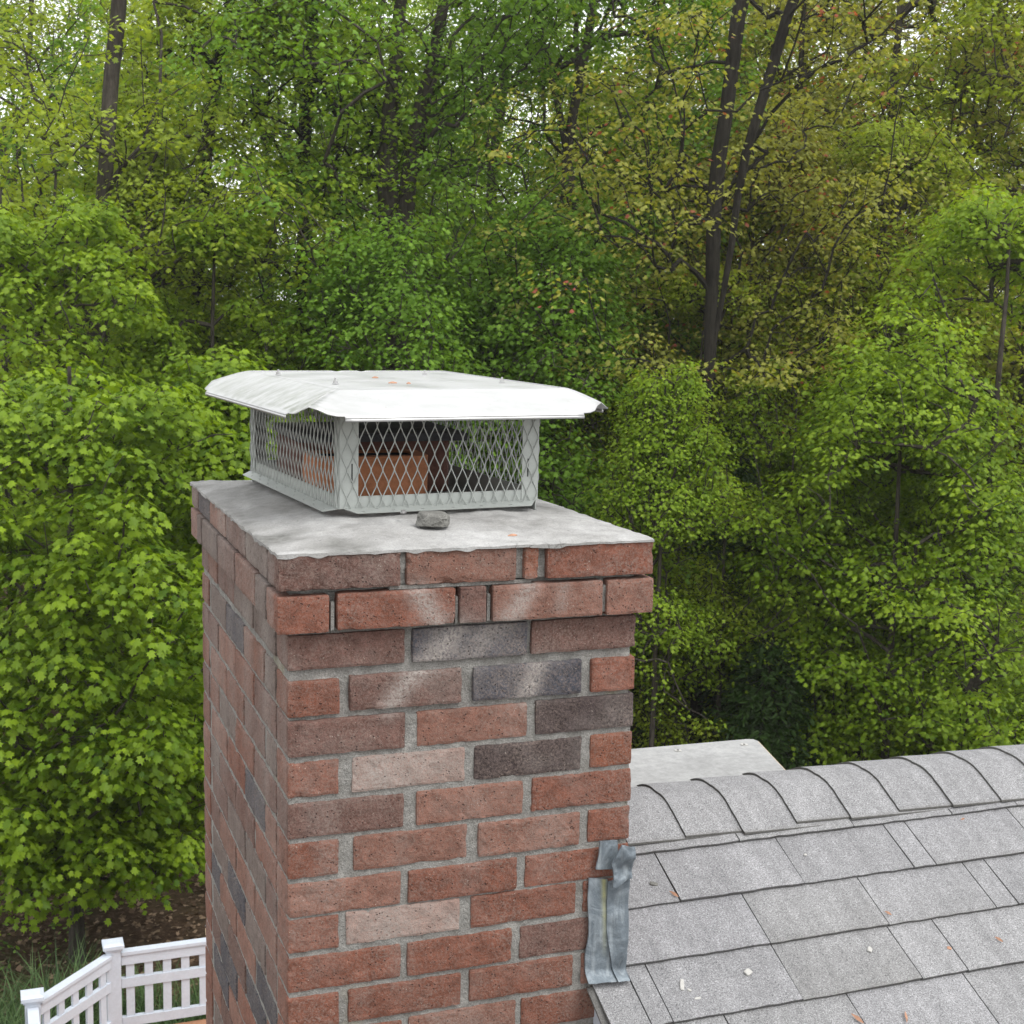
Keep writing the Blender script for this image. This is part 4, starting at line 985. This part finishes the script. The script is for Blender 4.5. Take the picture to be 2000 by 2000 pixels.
GRP = 'trees of the wood behind the house'
def T(name, label, px, dist, seed, H, cb, R, ncl, lpc, leaf, tr, lm, bark=None, shape=5, cat='tree', **kw):
    return make_tree(name, label, cat, gp(px, dist), seed, H, cb, R, ncl, lpc, leaf, tr, lm, bark or M_BARK, shape, GRP, **kw)
m1 = T('maple_tree', 'bushy bright green maple with low branches left of the chimney', 130, 17.0, 1, 7.8, 1.3, 2.9, 950, 42, .108, .09, LF_BRIGHT, cluster_r=.29, gap=.13, prof=.45, droop=.65)
T('maple_tree', 'bright green young maple directly behind the left side of the chimney', 420, 18.6, 2, 7.4, 2.1, 2.5, 760, 42, .108, .08, LF_BRIGHT, cluster_r=.29, gap=.13, prof=.45, droop=.65)
T('maple_tree', 'light green maple at the left edge above the bushy one', 20, 21, 3, 10.2, 2.5, 2.8, 950, 32, .10, .09, LF_SPR, gap=.06, cluster_r=.25, droop=.6)
T('young_tree', 'pale yellow green young tree rising behind the chimney cap at left', 420, 22, 4, 9.8, 2.5, 2.7, 1100, 30, .085, .08, LF_SPR, cluster_r=.23, gap=.02, cone=True, droop=.6)
t5 = T('forest_tree', 'tall grey straight trunk with airy yellowish crown at upper left', 190, 23.5, 5, 15.5, 5, 3.6, 1150, 20, .085, .30, LF_YEL, gap=.05, cluster_r=.36, droop=.3, path=px_path(190, 23.5, [(224, 0, 27), (207, 150, 27), (200, 300, 27), (190, 520, 26), (184, 700, 26)]))
T('forest_tree', 'slender leaning trunk with thin crown second from the left', 380, 25.5, 6, 14, 6, 3.2, 750, 20, .085, .17, LF_YEL, M_BARKD, gap=.05, cluster_r=.36, droop=.3, path=px_path(380, 25.5, [(437, 0, 20), (402, 170, 22), (388, 260, 22), (376, 420, 22), (368, 700, 22)]))
T('forest_tree', 'dark straight trunk with green crown above the left end of the cap', 590, 25.5, 7, 15.5, 5.5, 3.4, 1150, 20, .085, .18, LF_SPR, M_BARKD, gap=.05, cluster_r=.36, droop=.3, path=px_path(590, 25.5, [(588, 0, 22), (598, 90, 24), (578, 190, 24), (574, 320, 22), (572, 700, 22)]))
t8 = T('forest_tree', 'thickest forked trunk with dense green crown above the cap', 770, 24.0, 8, 16, 4.5, 4.0, 1800, 22, .085, .42, LF_MID, gap=.0, cluster_r=.38, droop=.3, path=px_path(770, 24.0, [(758, 0, 22), (745, 110, 26), (732, 270, 34), (735, 420, 44), (742, 650, 46)]), stems2=[px_path(770, 24.0, [(850, -40, 18), (828, 60, 22), (795, 200, 26), (770, 330, 30), (762, 430, 34), (745, 640, 30)])])
T('maple_tree', 'mid green maple whose foliage fills the space just above the cap lid', 800, 22.0, 9, 9.4, 1.5, 3.2, 1500, 24, .085, .09, LF_MID, gap=.02, cluster_r=.36, droop=.4, prof=.6)
T('maple_tree', 'mid green maple behind the right corner of the cap', 1070, 22.8, 10, 10.0, 1.5, 2.9, 1400, 24, .085, .09, LF_MID, gap=.02, cluster_r=.36, droop=.4, prof=.6)
t10 = T('forest_tree', 'tall pale grey twin trunk behind the centre right foliage', 1110, 25.5, 11, 16.5, 4, 3.8, 1600, 22, .085, .20, LF_MID, gap=.0, cluster_r=.38, droop=.3, path=px_path(1110, 25.5, [(1120, 0, 16), (1108, 100, 17), (1070, 230, 18), (1068, 420, 20), (1078, 700, 20)]), stems2=[px_path(1110, 25.5, [(1010, 0, 10), (1040, 160, 12), (1075, 300, 14), (1092, 420, 15), (1085, 700, 14)])])
T('forest_tree', 'dark leaning trunk dividing into two stems right of centre', 1390, 21.8, 12, 16.5, 7.0, 3.6, 850, 20, .075, .34, LF_OLV, M_BARKD, gap=.08, cluster_r=.36, droop=.3, path=px_path(1390, 21.8, [(1405, -20, 28), (1378, 130, 27), (1366, 240, 26), (1354, 330, 30), (1338, 460, 28), (1345, 600, 22), (1335, 720, 20)]), stems2=[px_path(1390, 21.8, [(1505, -20, 20), (1468, 100, 20), (1428, 200, 19), (1408, 300, 17), (1385, 400, 14), (1362, 560, 11), (1340, 700, 9)])])
t13 = T('forest_tree', 'broad olive tinged maple crown with reddish seeds at upper right', 1690, 27.5, 13, 17.0, 3.0, 4.9, 2300, 20, .085, .17, LF_OLV, gap=-.02, droop=.2)
T('forest_tree', 'yellow green crown at the top right corner', 1990, 26, 14, 16.5, 4, 3.6, 1250, 20, .085, .16, LF_YEL, gap=.02)
T('maple_tree', 'fresh green layered maple at the right edge above the roof', 1930, 20.5, 15, 9.6, 1.0, 3.3, 1250, 32, .078, .09, LF_SPR, gap=.08, prof=.7, droop=.35, cluster_r=.32)
T('maple_tree', 'low green layered maple above the right end of the roof ridge', 1760, 20.5, 16, 7.2, 2.0, 2.6, 620, 34, .08, .07, LF_BRIGHT, gap=.12, droop=.25, cluster_r=.36)
T('young_tree', 'yellow green sapling close behind the right side of the chimney', 1290, 19.5, 17, 7.7, .3, 1.9, 1200, 20, .065, .05, LF_SPR, shape=3, cluster_r=.2, cone=True, gap=.10, droop=.6)
T('young_tree', 'yellow green sapling standing right of the dark conifer', 1540, 22, 18, 7.2, .4, 2.0, 1200, 20, .07, .05, LF_SPR, shape=3, cluster_r=.22, gap=.05)
T('young_tree', 'olive sapling in front of the dark leaning trunk', 1350, 22.8, 19, 8.6, 1.5, 2.3, 1200, 22, .075, .06, LF_YEL, shape=3, cluster_r=.24)
T('young_tree', 'thin sapling with sparse leaves over the brown forest floor', 1660, 23, 20, 7.4, 1.2, 2.1, 800, 22, .085, .05, LF_BRIGHT, cluster_r=.32, gap=.05, droop=.2)
T('young_tree', 'airy yellow green tree between the two left trunks', 300, 25, 21, 10.5, 3, 2.8, 850, 20, .08, .08, LF_YEL, gap=.05, cluster_r=.38, droop=.3)
T('young_tree', 'airy mid green tree filling the gap left of the thickest trunk', 600, 25, 22, 10.5, 2.5, 2.6, 850, 20, .08, .08, LF_SPR, gap=.05, cluster_r=.38, droop=.3)
T('young_tree', 'olive tree in front of the two stemmed dark trunk', 1450, 25, 23, 11.5, 2.0, 2.8, 950, 22, .075, .08, LF_OLV, gap=.05, cluster_r=.38, droop=.25)
T('young_tree', 'olive green tree under the reddish seeded crown', 1720, 24.5, 24, 11.0, 3.0, 3.0, 950, 22, .08, .08, LF_YEL, gap=.05, cluster_r=.38, droop=.25)
T('young_tree', 'green tree peeking over the right end of the cap', 1240, 25.5, 25, 11.5, 2.0, 2.4, 800, 22, .08, .08, LF_SPR, gap=.05, cluster_r=.38, droop=.3)
T('young_tree', 'pale yellow green sapling between the chimney and the hemlock', 1420, 20.8, 26, 5.6, .3, 1.5, 800, 20, .065, .05, LF_YEL, shape=3, cluster_r=.2, prof=.4, droop=.5)
T('young_tree', 'fresh green bushy sapling behind the far corner of the board cover', 1600, 21, 27, 4.6, .3, 1.7, 700, 22, .08, .05, LF_SPR, cluster_r=.26, prof=.4, gap=.05, droop=.4)
T('young_tree', 'spreading light green sapling above the middle of the ridge', 1850, 22.5, 28, 5.6, .6, 2.3, 1000, 24, .072, .05, LF_SPR, cluster_r=.3, prof=.4, gap=.05, droop=.3)
# conifer
def conifer(label, pos, seed, H, R):
    root = tag(empty('hemlock_tree', pos), label, 'conifer', GRP); g = np.random.RandomState(seed); m = MB()
    m.tube([(0, 0, -.3), (0, 0, H*.5), (0.02, 0, H)], [.12, .07, .01], 8); P = []; N = []; Tt = []; V = []
    for i in range(220):
        z = .5+(H-.6)*(i/220)**.9; L_ = R*(1-z/H)**.75*g.uniform(.7, 1.1)+.15; a = g.uniform(0, 6.283); d = np.array([math.cos(a), math.sin(a), -.12]); sd_ = np.array([-d[1], d[0], 0])
        pts = [np.array([0, 0, z])+d*L_*f+np.array([0, 0, -.22*L_*f*f]) for f in np.linspace(0, 1, 5)]; m.tube(pts, [.014, .011, .008, .005, .003], 4, False)
        n = int(120*L_); f = g.uniform(.15, 1, n)**.7; sdv = g.uniform(-1, 1, n)
        c = np.array([0, 0, z])+d*L_*f[:, None]+sd_*(sdv*(1.1-f)*.42*L_*.8)[:, None]+np.array([0, 0, -.22*L_])*(f**2)[:, None]
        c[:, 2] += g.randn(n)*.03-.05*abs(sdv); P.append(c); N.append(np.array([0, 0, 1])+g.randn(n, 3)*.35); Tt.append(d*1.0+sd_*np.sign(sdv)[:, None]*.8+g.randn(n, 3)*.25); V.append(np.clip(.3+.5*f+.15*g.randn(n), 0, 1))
    t_ = m.build('trunk', M_BARKD); t_.parent = root
    P, N, Tt, V = map(np.concatenate, (P, N, Tt, V)); N /= np.linalg.norm(N, axis=1)[:, None]
    leaves_mesh('crown', P, N, Tt, g.uniform(.08, .15, len(P)), V, np.array([(0, 0), (.13, .3), (.1, .8), (0, 1), (-.1, .8), (-.13, .3)]), LF_DARK, root)
conifer('dark feathery hemlock in the shade right of the chimney', gp(1420, 22.0), 31, 6.4, 1.6)
conifer('small dark hemlock low behind the board cover', gp(1520, 20.0), 32, 3.4, 1.3)
# rows behind: copies
back = [(60, 34, t10, .95, LF_YEL, 'pale trunked tree deep in the wood at far left'), (330, 36, t8, 1.0, LF_YEL, 'yellowish tree deep in the wood behind the two left trunks'), (520, 33, t10, .95, LF_MID, 'green tree deep in the wood left of the thick forked trunk'),
        (930, 35, t5, 1.05, LF_MID, 'straight tree deep in the wood right of the thick forked trunk'), (1230, 34, t8, .9, LF_OLV, 'olive tree deep in the wood between centre trunks'), (1540, 35, t10, 1.05, LF_OLV, 'olive tree deep in the wood right of the dark leaning trunk'),
        (1820, 36, t13, 1.0, LF_YEL, 'pale broad tree deep in the wood at right'), (2080, 32, t8, .95, LF_SPR, 'fresh green tree deep in the wood beyond the right edge'), (-60, 28, t13, .95, LF_MID, 'broad green tree whose branches enter from the left edge'),
        (740, 40, t13, 1.0, LF_SPR, 'farthest bright tree glimpsed above the cap'), (1400, 41, t5, 1.1, LF_MID, 'farthest straight tree glimpsed right of centre'), (180, 42, t13, 1.05, LF_SPR, 'farthest bright tree glimpsed at upper left'),
        (1530, 30, t13, .95, LF_OLV, 'olive crown filling the gap right of the two stemmed trunk'), (1880, 31, t13, 1.0, LF_YEL, 'yellow green crown behind the red seeded maple'), (1250, 31, t13, .95, LF_YEL, 'yellow green crown left of the two stemmed trunk'), (960, 31, t10, 1.0, LF_SPR, 'fresh green crown between the thick trunk and the pale twin trunk')]
for i, (px, d, src, sc_2, lm, lb) in enumerate(back): copy_tree(src, gp(px, d), i*1.7+.4, sc_2, lb, lm)
# dark bare trunks standing in the shade
for i, (px, d, r, h, ln, lb) in enumerate(((1575, 29, .17, 9, .02, 'dark bare trunk in the shade right of the hemlock'), (1615, 30, .12, 9, .06, 'slimmer dark bare trunk beside the darkest one'), (1700, 31, .09, 8, .03, 'thin grey bare trunk in the right hand shade'), (1905, 30, .10, 8, .0, 'straight bare trunk low at the right edge'), (1790, 33, .08, 8, -.02, 'faint thin trunk between the right hand maples'))):
    make_tree('bare_tree', lb, 'tree', gp(px, d), 60+i, h, h*.6, 1.4, 90, 14, .09, r, LF_MID, M_BARKD, 5, GRP, lean=(ln, 0))
# far wood: one mass nobody could count
P, N, Tt, Sz, V = [], [], [], [], []
g = np.random.RandomState(77)
for i in range(64):
    px = g.uniform(-350, 2350); d = g.uniform(42, 66); c = gp(px, d); H = g.uniform(11.0, 14.5)-(1.5 if px < 700 else -3.5)
    if 1350 < px < 1900: H -= 0
    _, (p, n_, t_, s_, v_) = gen_tree(200+i, H, .8, g.uniform(3.2, 4.6), 480, 15, .17, .2, cluster_r=.6, gap=-.15)
    P.append(p+c); N.append(n_); Tt.append(t_); Sz.append(s_); V.append(np.clip(v_*g.uniform(.6, 1.2), 0, 1))
fw = empty('tmp')
fo = leaves_mesh('far_woodland', np.concatenate(P), np.concatenate(N), np.concatenate(Tt), np.concatenate(Sz), np.concatenate(V), star_leaf(1), LF_SPR, None)
bpy.data.objects.remove(fw); tag(fo, 'distant green woodland reading as one mass behind the trees', 'woodland', kind='stuff')
# shrubs
def shrub(label, px, d, seed, H, R, n, leaf, lm, shape=1):
    return make_tree('shrub', label, 'shrub', gp(px, d), seed, H, .1, R, n, 18, leaf, .03, lm, M_BARKD, shape, 'shrubs on the forest floor', cluster_r=.2, prof=.4, gap=-.3)
shrub('small leaved green shrub just beyond the right corner of the board cover', 1600, 24, 41, 2.6, 1.5, 420, .07, LF_SPR)
shrub('dark green shrub behind the board cover', 1500, 24.5, 42, 2.6, 1.5, 380, .08, LF_DARK)
shrub('yellow green shrub against the right side of the chimney', 1310, 21.5, 43, 3.4, 1.4, 420, .065, LF_YEL)
shrub('low broad leaved plant above the middle of the roof ridge', 1770, 25.5, 44, 1.7, 2.2, 300, .11, LF_BRIGHT, 5)
shrub('low broad leaved plant above the right end of the roof ridge', 1950, 25, 45, 2.0, 2.0, 300, .11, LF_SPR, 5)
shrub('spindly shrub in the middle of the brown forest floor', 1720, 29, 46, 1.6, 2.0, 160, .10, LF_YEL, 5)
# leaf litter and undergrowth
n = 42000; px = g.uniform(-100, 2150, n); d = 11+g.uniform(0, 1, n)**1.1*30; dd_ = np.array([rayd(a, 1000) for a in px]); dd_ /= np.linalg.norm(dd_[:, :2], axis=1)[:, None]
P = CAM+dd_*d[:, None]; P[:, 2] = ground_z(P)+g.uniform(0.005, .03, n); N = np.array([0, 0, 1])+g.randn(n, 3)*.35; N /= np.linalg.norm(N, axis=1)[:, None]
LIT = m_leaf('dead leaf', (0.06, 0.035, 0.022), (0.27, 0.19, 0.13), trans=.1, rough=.8)
lt = leaves_mesh('leaf_litter', P, N, g.randn(n, 3), g.uniform(.05, .12, n), g.uniform(0, 1, n), star_leaf(3), LIT, None); tag(lt, 'brown dead leaves covering the forest floor', 'leaf litter', kind='stuff')
n = 16000; px = g.uniform(-100, 2150, n); d = 14+g.uniform(0, 1, n)*22; dd_ = np.array([rayd(a, 1000) for a in px]); dd_ /= np.linalg.norm(dd_[:, :2], axis=1)[:, None]
P = CAM+dd_*d[:, None]; keep = fbm(P, .45, 90, 3) > .15; P = P[keep]; n = len(P); P[:, 2] = ground_z(P)+g.uniform(0.02, .3, n); N = np.array([0, 0, 1])+g.randn(n, 3)*.4; N /= np.linalg.norm(N, axis=1)[:, None]
ug = leaves_mesh('undergrowth', P, N, g.randn(n, 3), g.uniform(.05, .11, n), g.uniform(0, 1, n), star_leaf(1), LF_MID, None); tag(ug, 'low green seedlings and ground cover under the trees', 'undergrowth', kind='stuff')
# grass tufts beside the deck
def tuft(label, x, y, seed, h, n=380):
    g = np.random.RandomState(seed); m = MB(); z0 = ground_z([(x, y, 0)])[0]
    for i in range(n):
        a = g.uniform(0, 6.283); b0 = np.array([x+g.randn()*.2, y+g.randn()*.2, z0-.02]); L_ = h*g.uniform(.6, 1.15); bend = g.uniform(.25, .95); d = np.array([math.cos(a), math.sin(a), 0]); sd_ = np.array([-d[1], d[0], 0])*.0085
        t_ = np.linspace(0, 1, 7); c = b0+d*(bend*L_*t_**2)[:, None]*.8+np.array([0, 0, 1])*(L_*(t_-.45*bend*t_**2.4))[:, None]; w = (1-t_**2)[:, None]+.05
        grid_mb(m, np.stack([c-sd_*w, c+sd_*w])); m.at_('v', np.full(14, g.uniform(0, 1)))
    o = m.build('grass_tuft', M_GRASS); tag(o, label, 'grass tuft', 'grass tufts round the deck')
tf = [(-1.3, 11.4, 1.15, 'wide grass tuft at the bottom left corner left of the deck post'), (-.55, 12.3, 1.1, 'grass tuft behind the left railing post'), (.15, 12.6, 1.25, 'tallest grass tuft behind the slanting rail'), (.9, 12.4, 1.0, 'grass tuft behind the middle post'),
      (1.6, 11.9, 1.1, 'grass tuft behind the pickets next to the chimney'), (1.1, 11.5, .9, 'low grass tuft seen between the pickets'), (-1.9, 12.6, 1.0, 'grass tuft farthest left beside the deck'), (2.2, 12.2, 1.0, 'grass tuft hidden mostly by the chimney'), (-.9, 10.9, .9, 'grass tuft in front of the left railing post'), (-.75, 11.7, 1.2, 'broad grass tuft between the corner tuft and the left post'), (-.1, 11.5, 1.1, 'grass tuft right behind the slanting rail near its lower end')]
for i, (x, y, h, lb) in enumerate(tf): tuft(lb, x, y, 300+i, h)

# thin spring haze between the trees
if HAZE:
    m = MB(); m.box((20, 30, 2), (110, 90, 11.2)); hm = bpy.data.materials.new('haze air'); hm.use_nodes = True; ht = hm.node_tree; ht.nodes.clear()
    ho = ht.nodes.new('ShaderNodeOutputMaterial'); pv = ht.nodes.new('ShaderNodeVolumePrincipled'); pv.inputs['Color'].default_value = (1, 1, .97, 1); pv.inputs['Density'].default_value = HAZE; pv.inputs['Anisotropy'].default_value = .3
    ht.links.new(pv.outputs[0], ho.inputs['Volume']); tag(m.build('haze', hm), 'pale thin haze in the air of the wood', 'haze', kind='stuff')
